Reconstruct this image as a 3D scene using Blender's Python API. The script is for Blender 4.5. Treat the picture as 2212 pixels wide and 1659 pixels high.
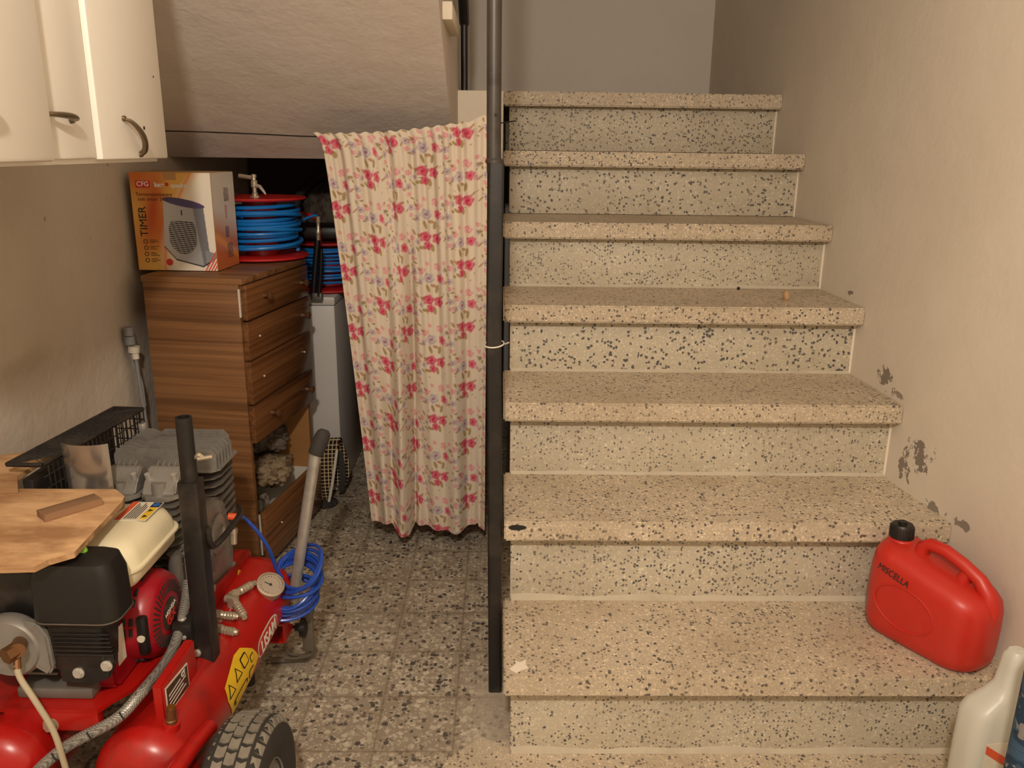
import bpy, bmesh, math, random
import numpy as np
from mathutils import Vector as V, Matrix, noise
R = math.radians
PI = math.pi
random.seed(4)
scn = bpy.context.scene
for o in list(bpy.data.objects):
    bpy.data.objects.remove(o)
COL = scn.collection

# ------------------------------------------------------------------ camera
cam_d = bpy.data.cameras.new('camera')
cam = bpy.data.objects.new('camera', cam_d)
COL.objects.link(cam)
cam_d.sensor_fit = 'HORIZONTAL'
cam_d.sensor_width = 36.0
cam_d.lens = 1782.5 * 36.0 / 2212.0
cam_d.clip_start = 0.02
_r = V((0.99983, -0.013736, 0.012405))
_d = V((0.008177, -0.273472, -0.961845))
_f = V((0.016604, 0.961782, -0.273313))
cam.matrix_world = Matrix((( _r.x, -_d.x, -_f.x, -0.0134),
                           ( _r.y, -_d.y, -_f.y, -1.4978),
                           ( _r.z, -_d.z, -_f.z, 1.2776),
                           (0, 0, 0, 1)))
scn.camera = cam

# ------------------------------------------------------------------ world, exposure
w = bpy.data.worlds.new('world')
scn.world = w
w.use_nodes = True
w.node_tree.nodes['Background'].inputs[0].default_value = (1.0, 0.85, 0.68, 1)
w.node_tree.nodes['Background'].inputs[1].default_value = 0.02
scn.view_settings.view_transform = 'Standard'
scn.view_settings.look = 'None'
scn.view_settings.gamma = 1
scn.view_settings.exposure = 0.0
scn.view_settings.use_curve_mapping = False

LAMP = V((-0.10, -1.80, 2.12))
LAMP_COL = (1.0, 0.885, 0.755)
LAMP_W = 126.0
lamp_d = bpy.data.lights.new('lamp_light', 'POINT')
lamp_d.energy = LAMP_W
lamp_d.color = LAMP_COL
lamp_d.shadow_soft_size = 0.055
lamp_o = bpy.data.objects.new('lamp_light', lamp_d)
COL.objects.link(lamp_o)
lamp_o.location = LAMP - V((0, 0, 0.14))

# ------------------------------------------------------------------ materials
def s2l(c):
    return tuple(((x / 255.0) / 12.92 if x / 255.0 <= 0.04045 else ((x / 255.0 + 0.055) / 1.055) ** 2.4) for x in c)

class NT:
    def __init__(self, name, rough=0.6, metal=0.0, spec=0.5):
        self.m = bpy.data.materials.new(name)
        self.m.use_nodes = True
        self.t = self.m.node_tree
        self.n = self.t.nodes
        self.b = self.n['Principled BSDF']
        self.b.inputs['Roughness'].default_value = rough
        self.b.inputs['Metallic'].default_value = metal
        self.b.inputs['Specular IOR Level'].default_value = spec
        self.co = None
    def lk(self, a, b):
        self.t.links.new(a, b)
    def coord(self):
        if self.co is None:
            self.co = self.n.new('ShaderNodeTexCoord').outputs['Object']
        return self.co
    def mapping(self, scale=(1, 1, 1), loc=(0, 0, 0), rot=(0, 0, 0), src=None):
        m = self.n.new('ShaderNodeMapping')
        m.inputs['Scale'].default_value = scale
        m.inputs['Location'].default_value = loc
        m.inputs['Rotation'].default_value = rot
        self.lk(src or self.coord(), m.inputs['Vector'])
        return m.outputs[0]
    def noise(self, scale, detail=4, rough=0.5, vec=None, dist=0.0):
        x = self.n.new('ShaderNodeTexNoise')
        x.inputs['Scale'].default_value = scale
        x.inputs['Detail'].default_value = detail
        x.inputs['Roughness'].default_value = rough
        x.inputs['Distortion'].default_value = dist
        self.lk(vec or self.coord(), x.inputs['Vector'])
        return x.outputs['Fac']
    def voro(self, scale, vec=None, rand=1.0, feature='F1'):
        x = self.n.new('ShaderNodeTexVoronoi')
        x.feature = feature
        x.inputs['Scale'].default_value = scale
        x.inputs['Randomness'].default_value = rand
        self.lk(vec or self.coord(), x.inputs['Vector'])
        return x
    def ramp(self, fac, stops, interp='LINEAR'):
        x = self.n.new('ShaderNodeValToRGB')
        x.color_ramp.interpolation = interp
        e = x.color_ramp.elements
        while len(e) < len(stops):
            e.new(0.5)
        for k, (p, c) in enumerate(stops):
            e[k].position = p
            e[k].color = (c, c, c, 1) if isinstance(c, (int, float)) else (c[0], c[1], c[2], 1)
        self.lk(fac, x.inputs[0])
        return x.outputs[0]
    def mix(self, fac, a, b, mode='MIX'):
        x = self.n.new('ShaderNodeMix')
        x.data_type = 'RGBA'
        x.blend_type = mode
        for v, i in ((fac, 0), (a, 6), (b, 7)):
            if isinstance(v, (int, float)):
                x.inputs[i].default_value = v if i == 0 else (v, v, v, 1)
            elif isinstance(v, tuple):
                x.inputs[i].default_value = (v[0], v[1], v[2], 1)
            else:
                self.lk(v, x.inputs[i])
        return x.outputs[2]
    def math(self, op, a, b=0.0, c=None):
        x = self.n.new('ShaderNodeMath')
        x.operation = op
        for v, i in ((a, 0), (b, 1), (c, 2)):
            if v is None:
                continue
            if isinstance(v, (int, float)):
                x.inputs[i].default_value = v
            else:
                self.lk(v, x.inputs[i])
        return x.outputs[0]
    def sep(self, vec=None):
        x = self.n.new('ShaderNodeSeparateXYZ')
        self.lk(vec or self.coord(), x.inputs[0])
        return x.outputs
    def color(self, c):
        if isinstance(c, tuple):
            self.b.inputs['Base Color'].default_value = (c[0], c[1], c[2], 1)
        else:
            self.lk(c, self.b.inputs['Base Color'])
    def bump(self, h, strength=0.3, dist=0.002):
        x = self.n.new('ShaderNodeBump')
        x.inputs['Strength'].default_value = strength
        x.inputs['Distance'].default_value = dist
        self.lk(h, x.inputs['Height'])
        self.lk(x.outputs[0], self.b.inputs['Normal'])

def simple(name, rgb, rough=0.5, metal=0.0, var=0.08, scale=40, spec=0.5, dirt=None, dirt_amt=0.5, dscale=9):
    t = NT(name, rough, metal, spec)
    c = s2l(rgb)
    n = t.noise(scale, 3)
    col = t.mix(n, tuple(x * (1 - var) for x in c), tuple(min(1, x * (1 + var)) for x in c))
    if dirt:
        d = t.ramp(t.noise(dscale, 5, 0.65), [(0.5, 0.0), (0.72, dirt_amt)])
        col = t.mix(d, col, s2l(dirt))
    t.color(col)
    return t.m

def plaster(name, rgb, blot, bump=0.35, peel=None, stains=()):
    t = NT(name, 0.85, 0, 0.2)
    a = s2l(rgb)
    n1 = t.noise(1.7, 5, 0.6)
    col = t.mix(t.ramp(n1, [(0.35, 0.0), (0.75, 1.0)]), a, s2l(blot))
    n2 = t.noise(14, 5, 0.6)
    col = t.mix(t.ramp(n2, [(0.60, 0.0), (0.80, 0.35)]), col, tuple(x * 0.82 for x in a))
    sp = t.voro(9.0)
    spots = t.ramp(sp.outputs['Distance'], [(0.035, 1.0), (0.06, 0.0)])
    pick = t.ramp(t.sep(sp.outputs['Color'])[0], [(0.80, 0.0), (0.84, 0.55)])
    col = t.mix(t.math('MULTIPLY', spots, pick), col, s2l((120, 104, 92)))
    xyz = t.sep()
    warp = t.noise(26, 5, 0.7)
    warp2 = t.noise(6, 4, 0.6)
    hb = t.math('ADD', t.math('MULTIPLY', t.noise(5, 5, 0.55), 1.0), t.math('MULTIPLY', t.noise(60, 3), 0.12))
    for (yc, zc, ry, rz, c, soft, am) in stains:
        dy = t.math('DIVIDE', t.math('SUBTRACT', xyz[1], yc), ry)
        dz = t.math('DIVIDE', t.math('SUBTRACT', xyz[2], zc), rz)
        d = t.math('SQRT', t.math('ADD', t.math('MULTIPLY', dy, dy), t.math('MULTIPLY', dz, dz)))
        d = t.math('ADD', d, t.math('MULTIPLY', t.math('SUBTRACT', warp if soft < 0.2 else warp2, 0.5), 3.2 if soft < 0.2 else 1.6))
        mk = t.ramp(d, [(max(0.0, 1.0 - soft) * 0.5, am), (0.5, 0.0)])
        col = t.mix(mk, col, s2l(c))
        if soft < 0.2:
            hb = t.math('SUBTRACT', hb, t.math('MULTIPLY', mk, 0.6))
    t.color(col)
    t.bump(hb, bump, 0.012)
    return t.m

def terrazzo(name, base, base2, darkfrac, lightfrac, sc, tile=None, dirt=(120, 104, 84), chipblue=(58, 58, 66), lightcol=(222, 208, 180), smear=False, big=0.43, lightsz=0.46):
    t = NT(name, 0.55, 0, 0.35)
    wv = t.n.new('ShaderNodeTexNoise')
    wv.inputs['Scale'].default_value = sc * 1.3
    wv.inputs['Detail'].default_value = 2
    t.lk(t.coord(), wv.inputs['Vector'])
    vm = t.n.new('ShaderNodeVectorMath'); vm.operation = 'MULTIPLY_ADD'
    t.lk(wv.outputs['Color'], vm.inputs[0])
    k = 0.95 / sc
    vm.inputs[1].default_value = (k, k, k)
    t.lk(t.coord(), vm.inputs[2])
    vec = vm.outputs[0]
    col = t.mix(t.ramp(t.noise(3.0, 5, 0.6), [(0.3, 0.0), (0.7, 1.0)]), s2l(base), s2l(base2))
    # small pale chips
    v0 = t.voro(sc * 1.7, vec)
    r0 = t.sep(v0.outputs['Color'])
    m0 = t.math('MULTIPLY', t.math('LESS_THAN', v0.outputs['Distance'], 0.40), t.math('LESS_THAN', r0[0], lightfrac))
    lc = t.mix(r0[1], s2l(lightcol), tuple(x * 0.78 for x in s2l(lightcol)))
    col = t.mix(t.math('MULTIPLY', m0, 0.65), col, lc)
    # larger pale chips
    v1 = t.voro(sc, t.mapping((1, 1, 1), (3.1, 7.7, 1.3), src=vec))
    r1 = t.sep(v1.outputs['Color'])
    m1 = t.math('MULTIPLY', t.math('LESS_THAN', v1.outputs['Distance'], t.math('MULTIPLY_ADD', r1[1], 0.2, lightsz - 0.2)), t.math('LESS_THAN', r1[0], lightfrac * 0.9))
    lc2 = t.mix(r1[2], s2l(lightcol), tuple(x * 0.68 for x in s2l(lightcol)))
    col = t.mix(t.math('MULTIPLY', m1, 0.8), col, lc2)
    # dark chips
    v2 = t.voro(sc * 1.1, t.mapping((1, 1, 1), (9.1, 2.7, 5.3), src=vec))
    r2 = t.sep(v2.outputs['Color'])
    clump = t.math('MULTIPLY', t.noise(9, 2), 2.0)
    m2 = t.math('MULTIPLY', t.math('LESS_THAN', v2.outputs['Distance'], t.math('MULTIPLY_ADD', r2[1], 0.44, big - 0.40)), t.math('LESS_THAN', r2[0], t.math('MULTIPLY', clump, darkfrac)))
    dc = t.mix(r2[2], s2l(chipblue), s2l((84, 78, 72)))
    col = t.mix(t.math('MULTIPLY', m2, 0.92), col, dc)
    dm = t.ramp(t.noise(4.3, 6, 0.65), [(0.42, 0.0), (0.75, 0.6)])
    col = t.mix(dm, col, s2l(dirt))
    h = t.noise(sc, 3)
    if tile:
        x0, dx, y0, dy = tile
        xyz = t.sep()
        gx = t.math('ABSOLUTE', t.math('SUBTRACT', t.math('FRACT', t.math('ADD', t.math('DIVIDE', t.math('SUBTRACT', xyz[0], x0), dx), 0.5)), 0.5))
        gy = t.math('ABSOLUTE', t.math('SUBTRACT', t.math('FRACT', t.math('ADD', t.math('DIVIDE', t.math('SUBTRACT', xyz[1], y0), dy), 0.5)), 0.5))
        g = t.math('MINIMUM', gx, gy)
        g = t.math('ADD', g, t.math('MULTIPLY', t.math('SUBTRACT', t.noise(70, 3), 0.5), 0.012))
        edge = t.ramp(g, [(0.006, 1.0), (0.016, 0.0)])
        halo = t.ramp(t.math('ADD', g, t.math('MULTIPLY', t.math('SUBTRACT', t.noise(17, 4), 0.5), 0.10)), [(0.0, 0.75), (0.075, 0.0)])
        col = t.mix(t.math('MULTIPLY', halo, 0.8), col, s2l((142, 128, 108)))
        col = t.mix(t.math('MULTIPLY', edge, 0.4), col, s2l((96, 84, 70)))
        h = t.math('SUBTRACT', h, edge)
    if smear:
        xyz = t.sep()
        a = t.math('ADD', xyz[0], t.math('MULTIPLY', t.math('SUBTRACT', t.noise(12, 4), 0.5), 0.12))
        b = t.math('SUBTRACT', 0.32, xyz[1])
        m = t.math('MULTIPLY', t.ramp(a, [(0.0, 0.0), (0.02, 1.0)]), 1.0)
        ax = t.ramp(t.math('ADD', a, 0.5), [(0.395, 0.0), (0.46, 0.85)])
        by = t.ramp(t.math('ADD', b, 0.5), [(0.42, 0.0), (0.55, 1.0)])
        mm = t.math('MULTIPLY', t.math('MULTIPLY', ax, by), t.ramp(t.noise(30, 4, 0.7), [(0.3, 0.55), (0.6, 1.0)]))
        col = t.mix(mm, col, s2l((176, 164, 146)))
    t.color(col)
    t.bump(h, 0.12, 0.001)
    return t.m

def wood(name, a, b, axis='X', scale=1.0, rough=0.45, streak=38):
    t = NT(name, rough, 0, 0.4)
    sc = {'X': (1.3, streak, streak), 'Y': (streak, 1.3, streak), 'Z': (streak, streak, 1.3)}[axis]
    v = t.mapping(tuple(x * scale for x in sc))
    n = t.noise(1.0, 6, 0.62, v, 0.3)
    col = t.mix(t.ramp(n, [(0.32, 0.0), (0.68, 1.0)]), s2l(a), s2l(b))
    v2 = t.mapping(tuple(x * scale * 0.33 for x in sc), (5, 3, 1))
    n2 = t.noise(1.0, 4, 0.5, v2, 0.6)
    col = t.mix(t.ramp(n2, [(0.52, 0.0), (0.62, 0.65)]), col, tuple(x * 0.55 for x in s2l(a)))
    t.color(col)
    t.bump(n, 0.08, 0.001)
    return t.m

def attr_mat(name, rough=0.8, spec=0.2, bump=None):
    t = NT(name, rough, 0, spec)
    a = t.n.new('ShaderNodeAttribute')
    a.attribute_name = 'Col'
    t.color(a.outputs['Color'])
    if bump:
        t.bump(t.noise(bump, 2), 0.1, 0.0006)
    return t.m

M = {}
M['wall_r'] = plaster('painted_plaster_right', (216, 206, 190), (205, 193, 176), 0.35, stains=[
    (0.90, 0.885, 0.045, 0.016, (134, 124, 112), 0.12, 1.0), (0.63, 0.695, 0.05, 0.040, (134, 124, 112), 0.12, 1.0),
    (0.54, 0.675, 0.05, 0.022, (150, 138, 122), 0.12, 1.0), (0.425, 0.560, 0.072, 0.062, (132, 122, 112), 0.1, 1.0), (0.48, 0.505, 0.045, 0.05, (136, 126, 116), 0.1, 1.0),
    (0.34, 0.455, 0.07, 0.020, (140, 130, 118), 0.12, 1.0), (0.24, 0.455, 0.05, 0.016, (140, 130, 118), 0.12, 1.0)])
M['wall_l'] = plaster('painted_plaster_left', (206, 196, 182), (192, 178, 158), 0.9, stains=[
    (0.22, 0.66, 0.08, 0.30, (178, 152, 112), 0.9, 0.6), (0.24, 0.72, 0.012, 0.05, (96, 84, 68), 0.15, 0.8), (0.40, 0.78, 0.3, 0.05, (164, 146, 120), 0.9, 0.35)])
M['wall_b'] = plaster('painted_plaster_back', (222, 214, 206), (216, 208, 198), 0.12)
M['alcove'] = simple('dark_brown_plaster', (88, 68, 58), 0.95, var=0.2, scale=5)  # dark brown base with coarse random tone
M['soffit'] = plaster('soffit_plaster', (222, 212, 202), (210, 198, 186), 0.75)
M['whitewash'] = plaster('whitewash', (232, 222, 204), (220, 208, 186), 0.3)
M['floor'] = terrazzo('floor_terrazzo', (164, 152, 134), (150, 138, 120), 0.34, 0.66, 70, tile=(-0.109, 0.178, 0.246, 0.191), dirt=(124, 112, 96), chipblue=(36, 35, 38), smear=True, big=0.60, lightsz=0.60, lightcol=(216, 206, 184))
M['stair'] = terrazzo('stair_terrazzo', (194, 184, 162), (186, 176, 156), 0.38, 0.55, 112, dirt=(168, 156, 134), chipblue=(56, 62, 76), lightcol=(228, 218, 196), big=0.55)
M['tread'] = terrazzo('worn_tread_terrazzo', (188, 174, 152), (178, 164, 142), 0.36, 0.70, 118, dirt=(160, 142, 116), chipblue=(58, 58, 64), lightcol=(234, 216, 188), big=0.53)
M['cement'] = simple('rough_cement', (150, 140, 124), 0.9, var=0.12, scale=20, dirt=(110, 98, 84))
M['mortar'] = simple('pale_mortar', (188, 178, 158), 0.9, var=0.08, scale=30, dirt=(140, 128, 108), dirt_amt=0.4)
M['cabwhite'] = simple('white_laminate', (232, 226, 214), 0.35, var=0.02)
M['bronze'] = simple('aged_bronze', (122, 108, 86), 0.35, 0.9, var=0.2)
M['hole'] = simple('dark_hole', (38, 32, 28), 0.9)
M['chest'] = wood('walnut_laminate_side', (108, 72, 44), (148, 106, 68), 'X', 0.9, 0.42, 80)
M['chestf'] = wood('walnut_laminate_front_shaded', (92, 58, 34), (132, 90, 56), 'Y', 0.9, 0.16, 80)  # side laminate toned darker: shadow on the drawer fronts put into the colour
M['chestd'] = wood('walnut_edge', (112, 76, 46), (132, 92, 58), 'Z', 1.0, 0.5)
M['orangewood'] = wood('raw_inner_board', (160, 112, 62), (176, 128, 78), 'X', 0.6, 0.6, 12)
M['knob'] = simple('dark_knob_wood', (92, 60, 38), 0.4, var=0.2)
M['drawerwhite'] = simple('white_drawer_side', (214, 208, 196), 0.5, var=0.03)
M['black'] = simple('black_paint', (25, 23, 22), 0.42, var=0.25, dirt=(92, 78, 62), dirt_amt=0.35)
M['posttop'] = simple('grey_black_tube', (66, 61, 56), 0.42, 0.25, var=0.15, dirt=(40, 32, 28), dirt_amt=0.8, dscale=22)
M['plastblack'] = simple('black_plastic', (20, 19, 19), 0.42, var=0.15, dirt=(70, 58, 48), dirt_amt=0.3)
M['rubber'] = simple('rubber', (46, 43, 40), 0.8, var=0.15)
M['tire'] = simple('dusty_tyre_rubber', (122, 115, 102), 0.85, var=0.18, scale=60, dirt=(62, 56, 50), dirt_amt=0.6)
M['tiregroove'] = simple('tyre_groove_rubber', (44, 40, 36), 0.9, var=0.2)
M['rim'] = simple('grey_painted_rim', (150, 146, 142), 0.4, 0.4)
M['red'] = simple('compressor_red_paint', (164, 22, 16), 0.30, var=0.08, scale=12, dirt=(92, 20, 16), dirt_amt=0.75, dscale=7)
M['redp'] = simple('engine_crimson_plastic', (152, 18, 32), 0.34, var=0.06, dirt=(110, 22, 26), dirt_amt=0.3)
M['cream'] = simple('cream_tank_enamel', (222, 212, 178), 0.28, var=0.03)
M['alu'] = simple('cast_aluminium', (144, 140, 133), 0.38, 0.4, var=0.12, dirt=(84, 76, 66), dirt_amt=0.5, dscale=16)
M['alud'] = simple('dull_aluminium_casting', (116, 111, 104), 0.5, 0.35, var=0.15, dirt=(70, 62, 54), dirt_amt=0.5)
M['steel'] = simple('bright_steel', (206, 202, 194), 0.25, 0.6, var=0.08)
M['galv'] = simple('galvanised_tube', (184, 180, 172), 0.30, 0.5, var=0.1, dirt=(120, 112, 100), dirt_amt=0.4, dscale=30)
M['nickel'] = simple('nickel_fitting', (190, 178, 156), 0.25, 0.6, var=0.08)
M['brass'] = simple('brass', (168, 122, 56), 0.35, 0.9, var=0.15)
M['copper'] = simple('tarnished_copper', (120, 84, 52), 0.5, 0.7, var=0.2)
M['greybracket'] = simple('grey_steel_bracket', (116, 108, 96), 0.5, 0.5, var=0.15)
M['hoseblue'] = simple('blue_air_hose', (36, 74, 168), 0.28, var=0.06)
M['reelblue'] = simple('bright_blue_hose', (24, 116, 196), 0.32, var=0.06)
M['reelred'] = simple('red_reel_paint', (186, 30, 28), 0.4, var=0.1, dirt=(110, 24, 22), dirt_amt=0.4)
M['white'] = simple('white_enamel', (206, 202, 198), 0.4, var=0.02)
M['label'] = simple('white_label', (214, 206, 186), 0.5, var=0.04)
M['dial'] = simple('grey_dial', (164, 150, 132), 0.4)
M['yellow'] = simple('yellow_label', (222, 182, 36), 0.5, var=0.08, dirt=(150, 118, 40), dirt_amt=0.35)
M['orange'] = simple('orange_red_strip', (214, 84, 44), 0.5)
M['ink'] = simple('black_ink', (26, 24, 24), 0.6)
M['blueink'] = simple('blue_ink', (34, 96, 176), 0.5)
M['whiteink'] = simple('white_ink', (226, 220, 208), 0.5)
M['redink'] = simple('red_ink', (196, 44, 40), 0.5)
M['plate'] = simple('dark_name_plate', (72, 54, 44), 0.4, 0.4, dirt=(130, 116, 98), dirt_amt=0.4, dscale=60)
M['can'] = simple('red_polyethylene', (188, 42, 30), 0.38, var=0.05, dirt=(186, 70, 54), dirt_amt=0.3, dscale=12)
M['pe'] = simple('translucent_white_plastic', (206, 202, 190), 0.4, var=0.03)
M['ply_e'] = wood('plywood_edge', (150, 112, 74), (196, 158, 116), 'X', 1.5, 0.7)
M['beige'] = simple('beige_tube', (168, 156, 130), 0.45)
M['pvcgrey'] = simple('grey_pvc', (128, 130, 132), 0.5)
M['pvcwhite'] = simple('white_pvc', (206, 200, 186), 0.5)
M['cardboard'] = simple('brown_cardboard', (178, 144, 104), 0.8, var=0.06)
M['cardart'] = attr_mat('printed_carton', 0.35, 0.4)
M['curtain'] = attr_mat('floral_cotton', 0.9, 0.1, 900)
M['green'] = simple('green_print', (120, 176, 52), 0.4, var=0.3, scale=60)
def _ply():
    t = NT('weathered_plywood', 0.7, 0, 0.25)
    v = t.mapping((2.2, 9, 9))
    n = t.noise(1.6, 6, 0.6, v, 0.8)
    col = t.mix(t.ramp(n, [(0.3, 0.0), (0.7, 1.0)]), s2l((188, 146, 104)), s2l((222, 184, 140)))
    n2 = t.noise(6, 5, 0.6, t.mapping((1, 2, 1)))
    col = t.mix(t.ramp(n2, [(0.46, 0.0), (0.66, 0.75)]), col, s2l((136, 94, 60)))
    sp = t.voro(22)
    col = t.mix(t.math('MULTIPLY', t.ramp(sp.outputs['Distance'], [(0.04, 1.0), (0.08, 0.0)]), t.math('LESS_THAN', t.sep(sp.outputs['Color'])[0], 0.25)), col, s2l((92, 62, 40)))
    t.color(col)
    t.bump(n, 0.15, 0.001)
    return t.m
M['ply'] = _ply()
M['blockwood'] = wood('grey_wood_offcut', (120, 88, 62), (156, 120, 88), 'X', 1.0, 0.75)
def _braid():
    t = NT('steel_braided_hose', 0.35, 0.35)
    v = t.voro(420, rand=0.2)
    t.color(t.mix(t.ramp(v.outputs['Distance'], [(0.2, 0.0), (0.6, 1.0)]), s2l((190, 188, 180)), s2l((96, 92, 86))))
    t.bump(v.outputs['Distance'], 0.4, 0.0006)
    return t.m
M['braid'] = _braid()
def _rags(name, a, b, c):
    t = NT(name, 0.95, 0, 0.1)
    n = t.noise(16, 5, 0.6)
    col = t.mix(t.ramp(n, [(0.35, 0.0), (0.5, 1.0)]), s2l(a), s2l(b))
    col = t.mix(t.ramp(t.noise(42, 4), [(0.52, 0.0), (0.6, 0.8)]), col, s2l(c))
    t.color(col)
    t.bump(n, 0.4, 0.004)
    return t.m
M['rag1'] = _rags('grey_rag', (74, 66, 60), (104, 94, 84), (70, 60, 56))
M['rag2'] = _rags('brown_white_rag', (112, 94, 70), (142, 126, 102), (84, 60, 42))
M['rag3'] = _rags('pale_rag', (140, 132, 116), (92, 84, 72), (48, 42, 38))
def _woven():
    t = NT('checked_webbing', 0.9, 0, 0.1)
    xyz = t.sep()
    gx = t.math('FRACT', t.math('MULTIPLY', xyz[0], 72.0))
    gz = t.math('FRACT', t.math('MULTIPLY', xyz[2], 72.0))
    m = t.math('MULTIPLY', t.math('GREATER_THAN', gx, 0.20), t.math('GREATER_THAN', gz, 0.18))
    t.color(t.mix(m, s2l((198, 178, 142)), s2l((44, 36, 32))))
    return t.m
M['woven'] = _woven()
def _camo():
    t = NT('blue_patterned_fabric', 0.75, 0, 0.2)
    n = t.noise(5.5, 3, 0.5, t.mapping((1.6, 1.6, 3.0)), 1.5)
    col = t.mix(t.ramp(n, [(0.50, 0.0), (0.53, 1.0)]), s2l((42, 64, 86)), s2l((66, 92, 118)))
    n2 = t.noise(7, 3, 0.5, t.mapping((1.6, 1.6, 3.6), (4, 1, 2)), 2.0)
    col = t.mix(t.ramp(n2, [(0.57, 0.0), (0.595, 1.0)]), col, s2l((138, 134, 130)))
    t.color(col)
    return t.m
M['camo'] = _camo()
def _bottle():
    t = NT('milky_plastic', 0.35, 0, 0.4)
    t.color(s2l((198, 196, 184)))
    t.b.inputs['Subsurface Weight'].default_value = 0.25
    t.b.inputs['Subsurface Radius'].default_value = (0.01, 0.01, 0.01)
    return t.m
M['milky'] = _bottle()
def _clear():
    t = NT('clear_plastic_sheet', 0.12, 0.0, 0.8)
    t.color(s2l((190, 190, 188)))
    t.b.inputs['Alpha'].default_value = 0.38
    return t.m
M['shield'] = simple('scuffed_steel_sheet', (168, 164, 158), 0.20, 0.85, var=0.12)

# ------------------------------------------------------------------ mesh helpers
def obj(name, bm, mat, parent=None, smooth=35, label=None, loc=None, rot=None):
    me = bpy.data.meshes.new(name)
    bmesh.ops.recalc_face_normals(bm, faces=bm.faces)
    bm.to_mesh(me)
    bm.free()
    mats = mat if isinstance(mat, (list, tuple)) else [mat]
    for m in mats:
        me.materials.append(m)
    if smooth:
        me.polygons.foreach_set('use_smooth', [True] * len(me.polygons))
        me.set_sharp_from_angle(angle=R(smooth))
    o = bpy.data.objects.new(name, me)
    COL.objects.link(o)
    if parent:
        o.parent = parent
    if label:
        o['label'] = label
    if loc is not None:
        o.location = loc
    if rot is not None:
        o.rotation_euler = rot
    return o

def thing(name, label, cat, loc=(0, 0, 0), rotz=0, group=None, rot=None):
    o = bpy.data.objects.new(name, None)
    COL.objects.link(o)
    o.empty_display_size = 0.05
    o.location = loc
    o.rotation_euler = rot if rot else (0, 0, rotz)
    return tag(o, label, cat, group)

def tag(o, label, cat, group=None):
    o['label'] = label
    o['category'] = cat
    if group:
        o['group'] = group
    return o

def struct(name, bm, m, smooth=None):
    o = obj(name, bm, m, None, smooth)
    o['kind'] = 'structure'
    return o

def copy_obj(o, parent=None, loc=None):
    c = o.copy()
    COL.objects.link(c)
    c.parent = parent
    for ch in list(o.children):
        copy_obj(ch, c)
    if loc is not None:
        c.location = loc
    return c

def B():
    return bmesh.new()

def box(bm, lo, hi, bev=0.0, seg=2, mi=0, M4=None):
    vs = [bm.verts.new((x, y, z)) for x in (lo[0], hi[0]) for y in (lo[1], hi[1]) for z in (lo[2], hi[2])]
    fs = []
    for f in ((0, 1, 3, 2), (4, 6, 7, 5), (0, 4, 5, 1), (2, 3, 7, 6), (0, 2, 6, 4), (1, 5, 7, 3)):
        fs.append(bm.faces.new([vs[i] for i in f]))
    for f in fs:
        f.material_index = mi
    if bev > 0:
        es = list({e for f in fs for e in f.edges})
        r = bmesh.ops.bevel(bm, geom=es, offset=bev, segments=seg, affect='EDGES', profile=0.5)
        vs = list({v for f in r['faces'] for v in f.verts} | {v for v in vs if v.is_valid})
        for f in r['faces']:
            f.material_index = mi
    if M4 is not None:
        bmesh.ops.transform(bm, matrix=M4, verts=[v for v in vs if v.is_valid])
    return vs

def frame(d):
    d = V(d).normalized()
    a = V((0, 0, 1)) if abs(d.z) < 0.9 else V((1, 0, 0))
    x = a.cross(d).normalized()
    y = d.cross(x)
    return x, y, d

def cyl(bm, p0, p1, r0, r1=None, n=24, mi=0, cap=True):
    p0, p1 = V(p0), V(p1)
    r1 = r0 if r1 is None else r1
    x, y, d = frame(p1 - p0)
    a = [bm.verts.new(p0 + (x * math.cos(2 * PI * k / n) + y * math.sin(2 * PI * k / n)) * r0) for k in range(n)]
    b = [bm.verts.new(p1 + (x * math.cos(2 * PI * k / n) + y * math.sin(2 * PI * k / n)) * r1) for k in range(n)]
    fs = [bm.faces.new((a[k], a[(k + 1) % n], b[(k + 1) % n], b[k])) for k in range(n)]
    if cap:
        fs.append(bm.faces.new(a[::-1]))
        fs.append(bm.faces.new(b))
    for f in fs:
        f.material_index = mi

def lathe(bm, prof, origin=(0, 0, 0), axis=(0, 0, 1), n=32, mi=0):
    o = V(origin)
    x, y, d = frame(axis)
    rings = []
    for r, z in prof:
        if r < 1e-6:
            rings.append([bm.verts.new(o + d * z)])
        else:
            rings.append([bm.verts.new(o + d * z + (x * math.cos(2 * PI * k / n) + y * math.sin(2 * PI * k / n)) * r) for k in range(n)])
    for A, C in zip(rings[:-1], rings[1:]):
        for k in range(n):
            if len(A) == 1 and len(C) == 1:
                continue
            if len(A) == 1:
                f = bm.faces.new((A[0], C[(k + 1) % n], C[k]))
            elif len(C) == 1:
                f = bm.faces.new((A[k], A[(k + 1) % n], C[0]))
            else:
                f = bm.faces.new((A[k], A[(k + 1) % n], C[(k + 1) % n], C[k]))
            f.material_index = mi

def smooth_path(pts, sub=8, closed=False):
    P = [V(p) for p in pts]
    n = len(P)
    out = []
    rng = n if closed else n - 1
    for i in range(rng):
        p1, p2 = P[i], P[(i + 1) % n]
        p0 = P[i - 1] if (i > 0 or closed) else p1 * 2 - p2
        p3 = P[(i + 2) % n] if (i + 2 < n or closed) else p2 * 2 - p1
        for k in range(sub):
            t = k / sub
            out.append(0.5 * ((2 * p1) + (p2 - p0) * t + (2 * p0 - 5 * p1 + 4 * p2 - p3) * t * t + (3 * p1 - p0 - 3 * p2 + p3) * t ** 3))
    if not closed:
        out.append(P[-1])
    return out

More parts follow.
